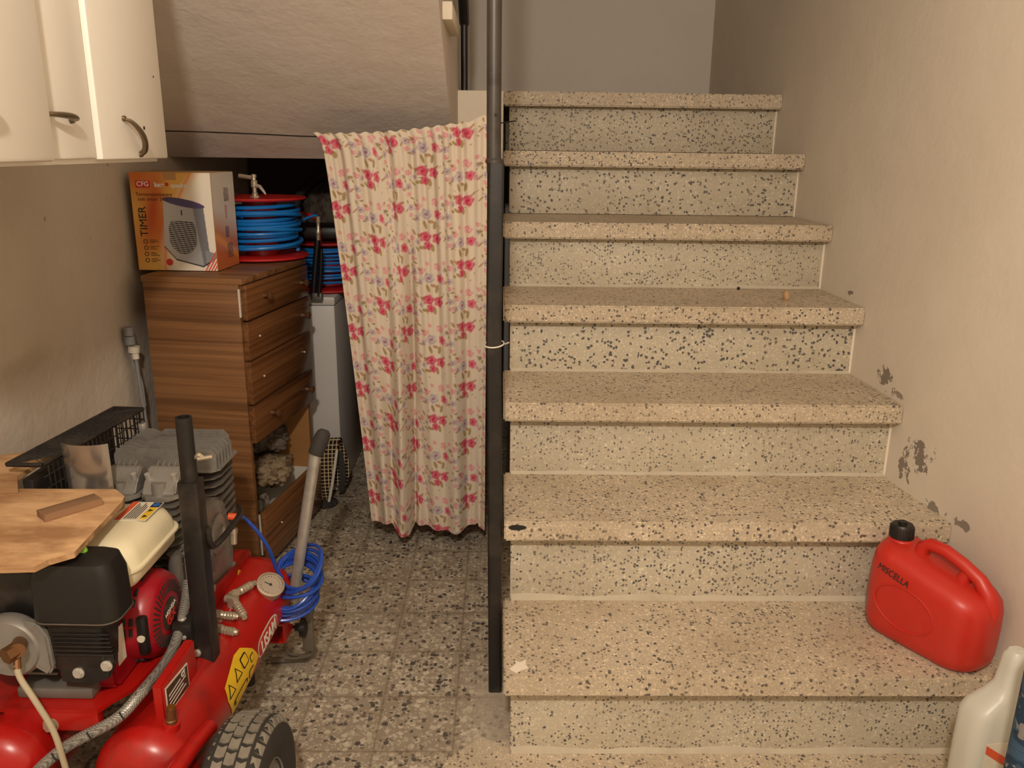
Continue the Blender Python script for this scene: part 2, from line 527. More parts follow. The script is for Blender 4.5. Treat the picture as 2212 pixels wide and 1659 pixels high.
def tube(bm, pts, r, n=10, closed=False, sub=0, mi=0, flat=1.0):
    P = smooth_path(pts, sub, closed) if sub else [V(p) for p in pts]
    m = len(P)
    rings = []
    nx = None
    for i in range(m):
        a = P[(i - 1) % m] if (closed or i > 0) else P[i]
        b = P[(i + 1) % m] if (closed or i < m - 1) else P[i]
        d = (b - a).normalized()
        if nx is None:
            nx, ny, _ = frame(d)
        else:
            nx = (nx - d * nx.dot(d)).normalized()
            ny = d.cross(nx)
        rr = r[i] if isinstance(r, (list, tuple)) else r
        rings.append([bm.verts.new(P[i] + (nx * math.cos(2 * PI * k / n) + ny * math.sin(2 * PI * k / n) * flat) * rr) for k in range(n)])
    for i in range(m if closed else m - 1):
        A, C = rings[i], rings[(i + 1) % m]
        for k in range(n):
            f = bm.faces.new((A[k], A[(k + 1) % n], C[(k + 1) % n], C[k]))
            f.material_index = mi
    if not closed:
        bm.faces.new(rings[0][::-1]).material_index = mi
        bm.faces.new(rings[-1]).material_index = mi

def prism(bm, poly, h0, h1, plane='xy', mi=0, bev=0.0):
    def P(a, b, h):
        return {'xy': (a, b, h), 'yz': (h, a, b), 'xz': (a, h, b)}[plane]
    A = [bm.verts.new(P(a, b, h0)) for a, b in poly]
    C = [bm.verts.new(P(a, b, h1)) for a, b in poly]
    n = len(poly)
    fs = [bm.faces.new(A[::-1]), bm.faces.new(C)]
    for k in range(n):
        fs.append(bm.faces.new((A[k], A[(k + 1) % n], C[(k + 1) % n], C[k])))
    for f in fs:
        f.material_index = mi
    if bev:
        es = list({e for f in fs for e in f.edges})
        r = bmesh.ops.bevel(bm, geom=es, offset=bev, segments=2, affect='EDGES')
        for f in r['faces']:
            f.material_index = mi

def rrect(cx, cy, hx, hy, r, k=5):
    out = []
    for (sx, sy, a0) in ((1, 1, 0), (-1, 1, 90), (-1, -1, 180), (1, -1, 270)):
        for i in range(k + 1):
            a = R(a0 + 90 * i / k)
            out.append((cx + sx * (hx - r) + r * math.cos(a), cy + sy * (hy - r) + r * math.sin(a)))
    return out

def loft(bm, rings, mi=0, cap=True):
    """rings: list of lists of 3D points with equal counts"""
    L = [[bm.verts.new(p) for p in rg] for rg in rings]
    n = len(L[0])
    for A, C in zip(L[:-1], L[1:]):
        for k in range(n):
            bm.faces.new((A[k], A[(k + 1) % n], C[(k + 1) % n], C[k])).material_index = mi
    if cap:
        bm.faces.new(L[0][::-1]).material_index = mi
        bm.faces.new(L[-1]).material_index = mi

def text(name, s, size, origin, xd, yd, mat, parent=None, extrude=0.0004, sx=1.0, bold=0.0, align='CENTER', label=None):
    cu = bpy.data.curves.new('txt', 'FONT')
    cu.body = s
    cu.size = size
    cu.extrude = extrude
    cu.offset = bold
    cu.align_x = align
    cu.align_y = 'CENTER'
    to = bpy.data.objects.new('txt', cu)
    COL.objects.link(to)
    bpy.context.view_layer.update()
    dg = bpy.context.evaluated_depsgraph_get()
    me = bpy.data.meshes.new_from_object(to.evaluated_get(dg))
    bpy.data.objects.remove(to)
    xd, yd = V(xd).normalized(), V(yd).normalized()
    zd = xd.cross(yd).normalized()
    m = Matrix(((xd.x * sx, yd.x, zd.x, origin[0]), (xd.y * sx, yd.y, zd.y, origin[1]), (xd.z * sx, yd.z, zd.z, origin[2]), (0, 0, 0, 1)))
    me.transform(m)
    me.materials.clear()
    me.materials.append(mat)
    o = bpy.data.objects.new(name, me)
    COL.objects.link(o)
    if parent:
        o.parent = parent
    if label:
        o['label'] = label
    return o

def split(name, bm, mat, parent, near=0.0):
    """each loose island of bm becomes one part of its own"""
    bm.verts.ensure_lookup_table()
    seen = set(); isl = []
    for v in bm.verts:
        if v.index in seen: continue
        st_, g = [v], []
        seen.add(v.index)
        while st_:
            q = st_.pop(); g.append(q)
            for e in q.link_edges:
                o2 = e.other_vert(q)
                if o2.index not in seen:
                    seen.add(o2.index); st_.append(o2)
        isl.append(g)
    if near:
        merged = []
        for g in isl:
            c = sum((v.co for v in g), V()) / len(g)
            for m in merged:
                if (m[0] - c).length < near:
                    m[1].extend(g); break
            else:
                merged.append([c, list(g)])
        isl = [m[1] for m in merged]
    for g in isl:
        ids = {v.index for v in g}
        b2 = bmesh.new(); mp = {}
        for v in g: mp[v.index] = b2.verts.new(v.co)
        for f in {f for v in g for f in v.link_faces}:
            b2.faces.new([mp[v.index] for v in f.verts])
        obj(name, b2, mat, parent)
    bm.free()

def hexbolt(bm, p, d, r=0.006, h=0.005, mi=0):
    p = V(p); d = V(d).normalized()
    cyl(bm, p - d * 0.001, p + d * 0.0015, r * 1.35, n=16, mi=mi)
    cyl(bm, p + d * 0.0012, p + d * h, r, n=6, mi=mi)

# ------------------------------------------------------------------ room shell
Z0 = -0.02
bm = B(); box(bm, (-1.30, -4.8, Z0 - 0.1), (1.6, 3.0, Z0)); struct('floor', bm, M['floor'])
bm = B(); box(bm, (-1.30, -4.8, 2.95), (1.6, 3.0, 3.05)); struct('ceiling', bm, M['wall_b'])
bm = B(); box(bm, (-1.24, -4.8, Z0), (-1.12, 3.0, 2.95)); struct('wall_left', bm, M['wall_l'])
bm = B(); prism(bm, [(1.012, 2.9), (1.012, 1.66), (1.02, 0.8), (1.03, 0.5), (1.056, 0.26), (1.105, 0.0), (1.16, -0.35), (1.19, -0.8), (1.19, -4.8), (1.5, -4.8), (1.5, 2.9)], Z0, 2.95)
struct('wall_right', bm, M['wall_r'], 40)
bm = B(); box(bm, (-1.12, 2.79, Z0), (1.012, 2.9, 2.95)); struct('wall_back', bm, M['wall_b'])
bm = B(); box(bm, (-1.12, -4.8, Z0), (1.19, -4.7, 2.95)); struct('wall_front', bm, M['wall_b'])

# worn terrazzo patch at the foot of the stairs
bm = B()
prism(bm, [(-0.125, -0.9), (-0.13, 0.0), (-0.12, 0.03), (-0.085, 0.06), (-0.05, 0.095), (-0.015, 0.085), (0.03, 0.09), (1.085, 0.09), (1.19, -0.5), (1.19, -0.9)], Z0, Z0 + 0.003)
o = struct('trim_1', bm, M['tread'])

# dark wall of the cupboard under the landing
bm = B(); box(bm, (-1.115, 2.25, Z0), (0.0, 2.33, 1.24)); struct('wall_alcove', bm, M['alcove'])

# ------------------------------------------------------------------ staircase
YN = [0.0, 0.261, 0.511, 0.783, 1.072, 1.368, 1.658]
ZT = [0.213, 0.444, 0.656, 0.859, 1.064, 1.274, 1.481]
XL = [0.003, 0.003, 0.0, -0.001, -0.002, -0.001, -0.002]
WR = [1.10, 1.052, 1.028, 1.018, 1.015, 1.012, 1.011]
OV = 0.05
TT = 0.05
st = thing('staircase', 'speckled cream terrazzo staircase climbing to the landing', 'stairs', (0.5, 0.6, Z0))
def so(name, bm, m, smooth=35):
    o = obj(name, bm, m, st, smooth)
    o.location = (-0.5, -0.6, -Z0)
    return o
def yw(a):   # wall x at depth a
    pts = [(-0.35, 1.16), (0.0, 1.105), (0.26, 1.056), (0.5, 1.03), (0.8, 1.02), (1.66, 1.012), (3, 1.012)]
    for (y0, x0), (y1, x1) in zip(pts[:-1], pts[1:]):
        if a <= y1:
            return x0 + (x1 - x0) * (a - y0) / (y1 - y0)
    return 1.012
for i in range(7):
    y1 = YN[i + 1] + OV + 0.01 if i < 6 else 1.99
    bm = B()
    prism(bm, [(XL[i], YN[i]), (yw(YN[i]) + 0.002, YN[i]), (yw(y1) + 0.002, y1), (XL[i], y1)], ZT[i] - TT, ZT[i], bev=0.0045)
    so('tread', bm, M['tread'])
    zb = Z0 if i == 0 else ZT[i - 1]
    bm = B()
    box(bm, (0.019, YN[i] + OV, zb + 0.001), (yw(YN[i]) + 0.002, YN[i] + OV + 0.022, ZT[i] - TT), 0.002)
    so('riser', bm, M['stair'])
for i in range(5):
    zb = Z0 + 0.003 if i == 0 else ZT[i - 1]
    bm = B()
    n = 60
    x1 = yw(YN[i]) - 0.002
    rings = []
    for k in range(n + 1):
        x = 0.022 + (x1 - 0.022) * k / n
        hh = (0.020 if i < 2 else 0.012) * (0.75 + 0.5 * noise.noise(V((x * 7, i, 0))))
        yb = YN[i] + OV
        rings.append([(x, yb + 0.001, zb), (x, yb - 0.005, zb), (x, yb - 0.0025, zb + hh * 0.5), (x, yb + 0.001, zb + hh)])
    loft(bm, rings)
    so('mortar_fillet', bm, M['mortar'])
# rough masonry core between the steps, seen in the slot beside the post
bm = B()
poly = [(YN[0] + OV + 0.022, Z0)]
for i in range(7):
    poly.append((YN[i] + OV + 0.022, ZT[i] - TT - 0.001))
    if i < 6:
        poly.append((YN[i + 1] + OV + 0.022, ZT[i] - TT - 0.001))
poly += [(1.99, ZT[6] - TT - 0.001), (1.99, Z0)]
prism(bm, poly, 0.03, 1.0, 'yz')
so('side_wall', bm, M['cement'], None)
# thin lime bead between riser and wall
for i in range(1, 7):
    bm = B()
    x = yw(YN[i]) - 0.001
    tube(bm, [(x, YN[i] + OV + 0.0, ZT[i - 1]), (x - 0.002, YN[i] + OV - 0.002, ZT[i - 1] + 0.07), (x - 0.001, YN[i] + OV - 0.001, ZT[i] - TT)], 0.0045, 6, sub=3)
    so('plaster_bead', bm, M['whitewash'])
bm = B(); prism(bm, [(0.03 + 0.017 * math.cos(a) * (1.5 if math.cos(a) > 0 else 1), 0.430 + 0.007 * math.sin(a)) for a in [k * PI / 6 for k in range(12)]], 0.2600, 0.2614, 'xz'); so('paint_stain', bm, M['ink'])
bm = B(); prism(bm, [(0.015, 0.026), (0.03, 0.045), (0.027, 0.055), (0.038, 0.05), (0.052, 0.06), (0.050, 0.042), (0.056, 0.03), (0.040, 0.022), (0.03, 0.012)], ZT[0], ZT[0] + 0.0012); so('paint_fleck', bm, M['whitewash'])

# crumb of plaster and grit on the fourth tread
bm = B(); bmesh.ops.create_icosphere(bm, subdivisions=2, radius=0.011)
for v in bm.verts:
    v.co *= 1 + 0.35 * noise.noise(v.co * 90)
    v.co.z *= 1.5
tag(obj('pebble', bm, M['cardboard'], loc=(0.835, 0.905, ZT[3] + 0.013)), 'brown pebble lying on the fourth tread near the wall', 'pebble')
bm = B(); bmesh.ops.create_icosphere(bm, subdivisions=1, radius=0.006)
tag(obj('pebble', bm, M['hole'], loc=(0.745, 1.09, ZT[3] + 0.004)), 'tiny dark crumb at the back of the fourth tread', 'pebble')

# landing slab
bm = B()
box(bm, (-1.12, 1.66, 1.24), (-0.003, 2.79, 1.481))
land = obj('landing_slab', bm, M['whitewash'], None, None)
tag(land, 'whitewashed landing edge at the top of the stairs', 'landing')
bm = B(); box(bm, (-0.002, 1.99, 1.24), (1.012, 2.79, 1.481)); obj('landing_floor', bm, M['tread'], land, None)

# upper flight seen from below
uf = thing('upper_flight', 'grey plastered sloping underside of the upper stair flight', 'stairs', (-0.6, 1.38, 1.24))
bm = B()
poly = [(1.66, 1.24), (1.38, 1.24), (-1.5, 1.24 + 0.583 * 2.88)]
poly += [(-1.5, 2.94)]
y, z = 1.66, 1.481
saw = [(y, z)]
while z + 0.2 < 2.94:
    z += 0.2
    saw.append((y, z))
    y -= 0.29
    saw.append((y, z))
saw.append((y, 2.94))
poly += saw[::-1]
prism(bm, poly, -1.119, -0.168, 'yz')
o = obj('soffit_slab', bm, M['soffit'], uf, None); o.location = (0.6, -1.38, -1.24)
bm = B(); box(bm, (-0.169, 0.86, 1.605), (-0.142, 1.20, 1.650), 0.003)
o = obj('tread_end', bm, M['whitewash'], uf); o.location = (0.6, -1.38, -1.24)

# rear baluster and rail
t = thing('banister_post', 'thin black iron banister at the landing edge, behind the front post', 'banister', (-0.146, 1.70, 1.481))
bm = B(); cyl(bm, (0, 0, 0), (0, 0, 0.25), 0.0125, n=16); obj('post', bm, M['black'], t)
bm = B(); tube(bm, [(0, 0.01, 0.23), (0.004, -0.6, 0.60), (0.01, -1.5, 1.2)], 0.018, 8, sub=2); obj('rail', bm, M['black'], t)

# front post
t = thing('iron_post', 'tall black iron tube post standing beside the stairs', 'post', (-0.0150, 0.28, Z0))
bm = B()
rings = []
for (x, zz) in ((0, 0), (-0.009, 0.93), (-0.006, 1.27)):
    rings.append([(x + a, b, zz) for a, b in rrect(0, 0, 0.0165, 0.0165, 0.006, 4)])
loft(bm, rings); obj('lower_tube', bm, M['black'], t)
bm = B(); cyl(bm, (-0.0115, 0, 1.25), (-0.016, 0, 2.96), 0.0150, n=24)
obj('upper_tube', bm, M['posttop'], t)
bm = B(); lathe(bm, [(0.0150, 0), (0.0185, 0.0), (0.0185, 0.006), (0.015, 0.010)], (-0.0105, 0, 1.270), n=24); obj('weld_collar', bm, M['posttop'], t)
bm = B()
tube(bm, [(-0.008 + 0.0215 * math.cos(a), 0.0215 * math.sin(a), 0.884 + 0.004 * math.cos(a - 1)) for a in [k * PI / 8 for k in range(16)]], 0.0018, 6, closed=True)
tube(bm, [(-0.006 + 0.022, 0.0, 0.884), (0.024, -0.006, 0.889)], 0.0016, 6)
obj('twine_ring', bm, M['pvcwhite'], t)
bm = B(); cyl(bm, (-0.008, -0.0145, 1.365), (-0.008, -0.0165, 1.365), 0.003, n=10); cyl(bm, (-0.003, -0.0165, 0.79), (-0.003, -0.0172, 0.79), 0.0028, n=8)
bm.verts.index_update(); split('screw_hole', bm, M['hole'], t)

# ------------------------------------------------------------------ curtain on its wire
def curtain():
    NXc, NZc = 330, 800
    xs0, xs1 = -0.532, -0.045
    def folds(s, tz):
        a = 0.30 + 0.70 * tz
        f = 0.0
        f += 0.0050 * math.sin(s * 92 + 1.0 + 1.6 * math.sin(s * 9)) * max(0.0, 1.15 - 1.3 * tz)
        f += 0.0125 * (0.5 + 0.5 * tz) * math.sin(s * 37 + 0.6 + 1.8 * math.sin(s * 5.0 + 1.5 * tz))
        f += 0.022 * a * math.sin(s * 14.5 + 4.2 + 1.0 * math.sin(s * 7.0))
        # deep valley right of the big fold
        sc = 0.535 - 0.165 * tz
        k = 0.25 + 0.75 * tz
        f -= 0.040 * k * math.exp(-((s - sc) / 0.030) ** 2)
        f += 0.045 * k * math.exp(-((s - sc + 0.085) / 0.040) ** 2)
        f -= 0.022 * k * math.exp(-((s - sc + 0.17) / 0.028) ** 2)
        f -= 0.020 * math.exp(-((s - 0.13) / 0.04) ** 2) * tz
        return f
    S = np.linspace(0, 1, NXc)
    T = np.linspace(0, 1, NZc)
    co = np.zeros((NZc, NXc, 3))
    for i, s in enumerate(S):
        ztop = 1.316 + 0.048 * (s ** 1.2) + 0.0025 * math.sin(s * 90) - 0.010 * math.sin(s * PI) + (0.012 * math.exp(-((s - 0.965) / 0.025) ** 2))
        # hem profile
        hem = np.interp(s, [0, .05, .13, .16, .20, .26, .33, .37, .55, .7, .88, .93, .94, 1],
                        [.088, .080, .082, .092, .090, .060, .046, .074, .060, .060, .080, .080, .064, .066])
        for j, tt in enumerate(T):
            x0 = -0.533 + 0.100 * tt ** 0.8 - 0.020 * math.exp(-tt * 70) 
            x1 = -0.050
            ss = s + (0.012 * math.sin(s * 15 + 2) * tt)
            x = x0 + (x1 - x0) * ss
            y = 1.0 - folds(s, tt) * (1 if tt > 0.02 else 0.6) * (1 - 0.6 * math.exp(-((s - 1) / 0.02) ** 2)) 
            z = ztop + (hem - ztop) * tt
            co[j, i] = (x, y, z)
    # cloth coordinates (arc length across)
    mid = co[int(NZc * 0.6)]
    du = np.r_[0, np.cumsum(np.hypot(np.diff(mid[:, 0]), np.diff(mid[:, 1])))]
    vv = (co[0, NXc // 2, 2] - co[:, NXc // 2, 2])
    U, W = np.meshgrid(du, vv)
    col = np.zeros((NZc, NXc, 3))
    base = np.array(s2l((212, 199, 180)))
    col[:] = base
    wv = 1 + 0.02 * np.sin(U * 2100) + 0.02 * np.sin(W * 2100)
    col *= wv[..., None]
    rnd = random.Random(11)
    def blob(cx, cz, rx, rz, c, ang=0.0, al=0.9, petal=0, ring=None):
        m = max(rx, rz) * 1.4
        ii = np.where((du > cx - m) & (du < cx + m))[0]
        jj = np.where((vv > cz - m) & (vv < cz + m))[0]
        if len(ii) == 0 or len(jj) == 0:
            return
        a = slice(jj[0], jj[-1] + 1); b = slice(ii[0], ii[-1] + 1)
        dx = U[a, b] - cx; dz = W[a, b] - cz
        ca, sa = math.cos(ang), math.sin(ang)
        px = (dx * ca + dz * sa) / rx; pz = (-dx * sa + dz * ca) / rz
        r = np.hypot(px, pz)
        th = np.arctan2(pz, px)
        lim = 1 + (0.10 * np.cos(petal * th) if petal else 0)
        mk = np.clip((lim - r) * 4, 0, 1) * al
        cc = np.array(s2l(c))[None, None, :] * np.ones(mk.shape + (1,))
        if ring:
            k = (0.5 + 0.5 * np.sin(r * 9 + th * 2))[..., None]
            cc = cc * k + np.array(s2l(ring)) * (1 - k)
        col[a, b] = col[a, b] * (1 - mk[..., None]) + cc * mk[..., None]
    PX, PZ = 0.250, 0.190
    ROSE, ROSE2 = (186, 66, 92), (206, 112, 130)
    PINK, PINK2 = (206, 122, 134), (220, 170, 168)
    LIL, LIL2 = (160, 144, 158), (190, 180, 184)
    OL, OL2 = (150, 128, 74), (168, 128, 92)
    motif_a = [('l', -.020, .016, .009, OL, .4), ('l', .002, .020, .009, OL, 1.4), ('l', .022, -.016, .007, OL2, -.4), ('l', -.026, -.016, .007, OL2, .6),
               ('r', -.012, -.010, .0125, ROSE, 0), ('r', .013, -.003, .0125, ROSE, 0), ('r', -.008, .012, .0095, ROSE, 0)]
    motif_b = [('l', -.012, .030, .010, OL, 1.2), ('l', .008, .034, .010, OL, 1.8), ('l', .0, .024, .008, OL2, 0.6), ('l', -.03, .012, .007, OL2, 0.3),
               ('p', -.026, -.016, .0085, PINK, 0), ('p', .012, -.022, .0095, PINK, 0), ('r', .018, .006, .0105, (200, 92, 112), 0),
               ('b', -.010, .004, .0125, LIL, 0), ('b', -.030, .010, .007, LIL, 0), ('p', .030, .016, .006, LIL, 0), ('b', .034, -.012, .006, LIL, 0), ('p', -.012, -.032, .005, PINK, 0)]
    motif_c = [('b', 0, 0, .0075, LIL, 0), ('p', .0, .018, .0055, PINK, 0), ('l', .012, -.008, .006, OL, .7), ('l', -.012, .004, .006, OL2, -.5), ('l', .006, .028, .005, OL, .2), ('l', -.008, -.016, .005, OL, 1.2)]
    motif_d = [('p', 0, 0, .0070, PINK, 0), ('b', .014, .008, .0060, LIL, 0), ('l', -.012, .006, .007, OL, .5), ('l', .006, -.014, .007, OL2, 1.1), ('p', -.016, -.012, .0050, PINK, 0), ('l', .020, -.006, .006, OL, 2.2)]
    def put(mo, cx, cz):
        for k, x, z, r, c, a in mo:
            x *= 1.34; z *= 1.22; r *= 1.45
            x += cx + rnd.uniform(-.001, .001); z += cz
            if k == 'r':
                blob(x, z, r, r, c, 0, .95, 5, ROSE2)
                blob(x, z, r * .35, r * .35, (190, 40, 76), 0, .8)
            elif k == 'p':
                blob(x, z, r, r, c, 0, .85, 5, PINK2)
            elif k == 'b':
                blob(x, z, r, r, c, 0.5, .8, 5, LIL2)
                blob(x, z, r * .3, r * .3, (150, 90, 120), 0, .8)
            else:
                blob(x, z, r, r * .42, c, a, .85)
    nx = int(du[-1] / PX) + 3
    nz = int(vv[-1] / (PZ / 2)) + 3
    for j in range(-1, nz):
        off = (j % 2) * PX / 2
        for i in range(-1, nx):
            cx, cz = i * PX + off + 0.03, j * PZ / 2 + 0.035
            put(motif_a, cx, cz)
            put(motif_b, cx + PX * 0.5, cz + 0.012)
            put(motif_c, cx + PX * 0.27, cz - 0.004)
            put(motif_d, cx + PX * 0.76, cz - 0.010)
            put(motif_c, cx - PX * 0.24, cz + 0.030)
            for q in range(12):
                qx, qz = cx + rnd.uniform(-.09, .09), cz + rnd.uniform(-.045, .045)
                blob(qx, qz, .0045, .0020, OL if q % 2 else OL2, rnd.uniform(0, 3), .7)
    col = np.clip(col, 0, 1)
    me = bpy.data.meshes.new('curtain')
    idx = np.arange(NXc * NZc).reshape(NZc, NXc)
    q = np.stack([idx[:-1, :-1], idx[:-1, 1:], idx[1:, 1:], idx[1:, :-1]], -1).reshape(-1, 4)
    me.vertices.add(NXc * NZc)
    me.vertices.foreach_set('co', co.reshape(-1))
    me.loops.add(q.size)
    me.loops.foreach_set('vertex_index', q.reshape(-1).astype(np.int32))
    me.polygons.add(len(q))
    me.polygons.foreach_set('loop_start', np.arange(0, q.size, 4, dtype=np.int32))
    me.polygons.foreach_set('loop_total', np.full(len(q), 4, dtype=np.int32))
    me.update(calc_edges=True)
    me.polygons.foreach_set('use_smooth', [True] * len(q))
    ca = me.color_attributes.new('Col', 'FLOAT_COLOR', 'POINT')
    ca.data.foreach_set('color', np.concatenate([col, np.ones((NZc, NXc, 1))], -1).reshape(-1))
    me.materials.append(M['curtain'])
    o = bpy.data.objects.new('curtain', me)
    COL.objects.link(o)
    md = o.modifiers.new('thickness', 'SOLIDIFY')
    md.thickness = 0.0012
    tag(o, 'cream cotton curtain printed with pink roses hanging under the upper flight', 'curtain')
curtain()
bm = B()
tube(bm, [(-1.12, 1.03, 1.318), (-0.9, 1.02, 1.316), (-0.7, 1.02, 1.311), (-0.55, 1.026, 1.307), (-0.3, 1.026, 1.312), (-0.05, 1.026, 1.346), (0.03, 1.026, 1.358)], 0.0022, 6, sub=4)
tag(obj('curtain_wire', bm, M['black']), 'thin dark wire carrying the floral curtain', 'wire')

# ------------------------------------------------------------------ wall cabinet (upper left)
cab = thing('wall_cabinet', 'white laminate wall cabinet with bronze bow handles', 'cabinet', (-0.9, -0.2, 1.25))
def co_(name, bm, m, label=None, par=None):
    o = obj(name, bm, m, par or cab, 35, label)
    if par is None:
        o.location = (0.9, 0.2, -1.25)
    return o
bm = B(); box(bm, (-1.118, -0.62, 1.262), (-0.718, 0.228, 1.70), 0.002); co_('body', bm, M['cabwhite'])
def bow(bm, p, q, out, hgt=0.019, w=0.0080):
    p, q, out = V(p), V(q), V(out)
    d = q - p
    pts = [p, p + d * 0.10 + out * hgt * .62, p + d * 0.3 + out * hgt, p + d * 0.5 + out * hgt * 1.12, p + d * 0.7 + out * hgt, p + d * 0.90 + out * hgt * .62, q]
    P = smooth_path(pts, 5)
    n = len(P)
    tube(bm, P, [w * (0.55 + 0.45 * math.sin(PI * k / (n - 1))) for k in range(n)], 10, flat=0.6)
    cyl(bm, p - out * 0.0, p + out * 0.005, 0.0050, 0.0045, 12)
    cyl(bm, q - out * 0.0, q + out * 0.005, 0.0050, 0.0045, 12)
# door a (nearest), door b, door c
dz0, dz1 = 1.252, 1.715
bm = B(); box(bm, (-0.717, -0.60, dz0), (-0.672, -0.217, dz1), 0.006); da = co_('door', bm, M['cabwhite'])
bm = B(); bow(bm, (-0.672, -0.475, 1.322), (-0.672, -0.368, 1.321), (1, 0, 0)); obj('door_handle', bm, M['bronze'], da)
bm = B(); box(bm, (-0.717, -0.214, dz0 + 0.002), (-0.692, -0.046, dz1), 0.004); db = co_('door', bm, M['cabwhite'])
bm = B(); bow(bm, (-0.692, -0.209, 1.319), (-0.692, -0.122, 1.313), (1, 0, 0.12)); obj('door_handle', bm, M['bronze'], db, label='bronze bow handle mounted level')
bm = B(); box(bm, (-0.717, -0.043, dz0), (-0.684, 0.242, dz1), 0.004); dc = co_('door', bm, M['cabwhite'])
bm = B(); bow(bm, (-0.684, 0.050, 1.322), (-0.684, 0.106, 1.260), (1, 0, 0.1)); obj('door_handle', bm, M['bronze'], dc, label='bronze bow handle hanging askew')
bm = B(); cyl(bm, (-0.6845, 0.137, 1.308), (-0.6832, 0.137, 1.308), 0.0035, n=10); cyl(bm, (-0.6845, 0.205, 1.404), (-0.6834, 0.205, 1.404), 0.002, n=8); bm.verts.index_update(); split('screw_hole', bm, M['hole'], dc)
bm = B(); box(bm, (-1.10, -0.62, 1.246), (-0.70, 0.225, 1.2615), 0.001); co_('bottom_panel', bm, M['cabwhite'])

# ------------------------------------------------------------------ chest of drawers
ch = thing('chest_of_drawers', 'tall narrow brown wood-grain chest of drawers with its lower drawer pulled out', 'chest', (-0.752, 0.85, Z0), R(-9.4))
CW, CD, CH = 0.465, 0.300, 0.935
bm = B(); box(bm, (-CD, 0, 0), (-0.006, 0.018, CH - 0.018), 0.001)
obj('side_panel', bm, M['chest'], ch)
bm = B(); box(bm, (-CD, CW - 0.018, 0), (-0.006, CW, CH - 0.018), 0.001)
obj('side_panel', bm, M['orangewood'], ch, label='raw orange inner face of far side panel')
bm = B(); box(bm, (-CD, 0.018, 0.02), (-CD + 0.008, CW - 0.018, CH - 0.018)); obj('back_panel', bm, M['orangewood'], ch)
bm = B(); box(bm, (-CD - 0.002, -0.004, CH - 0.018), (0.008, CW + 0.004, CH), 0.0015); obj('top_panel', bm, M['chest'], ch)
bm = B(); box(bm, (-CD + 0.01, 0.018, 0.03), (-0.02, CW - 0.018, 0.045)); obj('bottom_panel', bm, M['orangewood'], ch)
def knob(y, z, par, x=0.012):
    bm = B(); lathe(bm, [(0.0, 0.0), (0.008, 0.0), (0.0055, 0.008), (0.0055, 0.014), (0.012, 0.021), (0.0125, 0.026), (0.006, 0.029), (0, 0.0295)], (x, y, z), (1, 0, 0), 20)
    obj('knob', bm, M['knob'], par)
def screw(y, z, par, x=0.012):
    bm = B(); cyl(bm, (x, y, z), (x + 0.004, y, z), 0.003, n=8); obj('screw', bm, M['label'], par)
DR = [(0.812, 0.914), (0.692, 0.807), (0.557, 0.688), (0.436, 0.553)]
for k, (a, b) in enumerate(DR):
    bm = B(); box(bm, (-0.005, 0.006, a), (0.0125 + (0.002 if k == 0 else 0), CW - 0.004, b), 0.0012)
    d = obj('drawer', bm, M['chestf'], ch)
    bm = B(); box(bm, (-0.26, 0.021, a + 0.012), (-0.0055, 0.030, b - 0.010)); obj('drawer_side', bm, M['drawerwhite'], d)
    yy = (0.120, 0.400)
    zc = (a + b) / 2 + 0.004
    if k in (0, 3):
        knob(yy[0], zc, d); knob(yy[1], zc - 0.004, d)
    elif k == 1:
        screw(0.075, zc, d); knob(yy[1], zc, d)
    else:
        screw(0.085, zc, d); screw(yy[1], zc, d)
bm = B(); box(bm, (-0.0075, -0.0005, 0.822), (-0.0035, 0.0055, 0.904)); obj('edge_strip', bm, M['drawerwhite'], ch, label='white strip showing at the top drawer edge')
# pulled-out low drawer
bm = B(); box(bm, (0.006, 0.004, 0.035), (0.022, CW - 0.002, 0.208), 0.0015)
d = obj('drawer', bm, M['chestf'], ch, label='low drawer pulled out, without knobs')
bm = B()
box(bm, (-0.24, 0.022, 0.055), (0.0055, 0.032, 0.19)); box(bm, (-0.24, CW - 0.032, 0.055), (0.0055, CW - 0.022, 0.19)); box(bm, (-0.24, 0.03, 0.05), (0.0055, CW - 0.03, 0.056))
obj('drawer_box', bm, M['drawerwhite'], d)
screw(0.115, 0.128, d, 0.022)
# rags in the drawer
def rag(name, c, r, mat, lab, seed, zs=1.0):
    bm = B(); bmesh.ops.create_icosphere(bm, subdivisions=5, radius=1.0)
    for v in bm.verts:
        p = v.co.copy()
        n = noise.noise(p * 1.7 + V((seed, 0, 0))) * 0.35 + abs(noise.noise(p * 4 + V((0, seed, 0)))) * 0.30 - abs(noise.noise(p * 9 + V((seed, seed, 0)))) * 0.10
        v.co = V((p.x * r[0], p.y * r[1], p.z * r[2])) * (1 + n)
    a = R(-9.4)
    e1 = V((-math.sin(a), math.cos(a), 0)); e0 = V((math.cos(a), math.sin(a), 0))
    loc = V((-0.752, 0.85, Z0)) + e0 * c[0] + e1 * c[1] + V((0, 0, c[2]))
    o = obj(name, bm, mat, None, 80, loc=loc, rot=(0, 0, a))
    tag(o, lab, 'rag')
rag('rag', (-0.12, 0.31, 0.350), (0.085, 0.085, 0.048), M['rag1'], 'dark grey rag on top of the heap in the open drawer', 3)
rag('rag', (-0.10, 0.27, 0.243), (0.085, 0.10, 0.045), M['rag2'], 'brown and white rag in the middle of the drawer heap', 7)
rag('rag', (-0.095, 0.125, 0.135), (0.08, 0.08, 0.060), M['rag3'], 'pale crumpled rag at the near end of the drawer', 12)

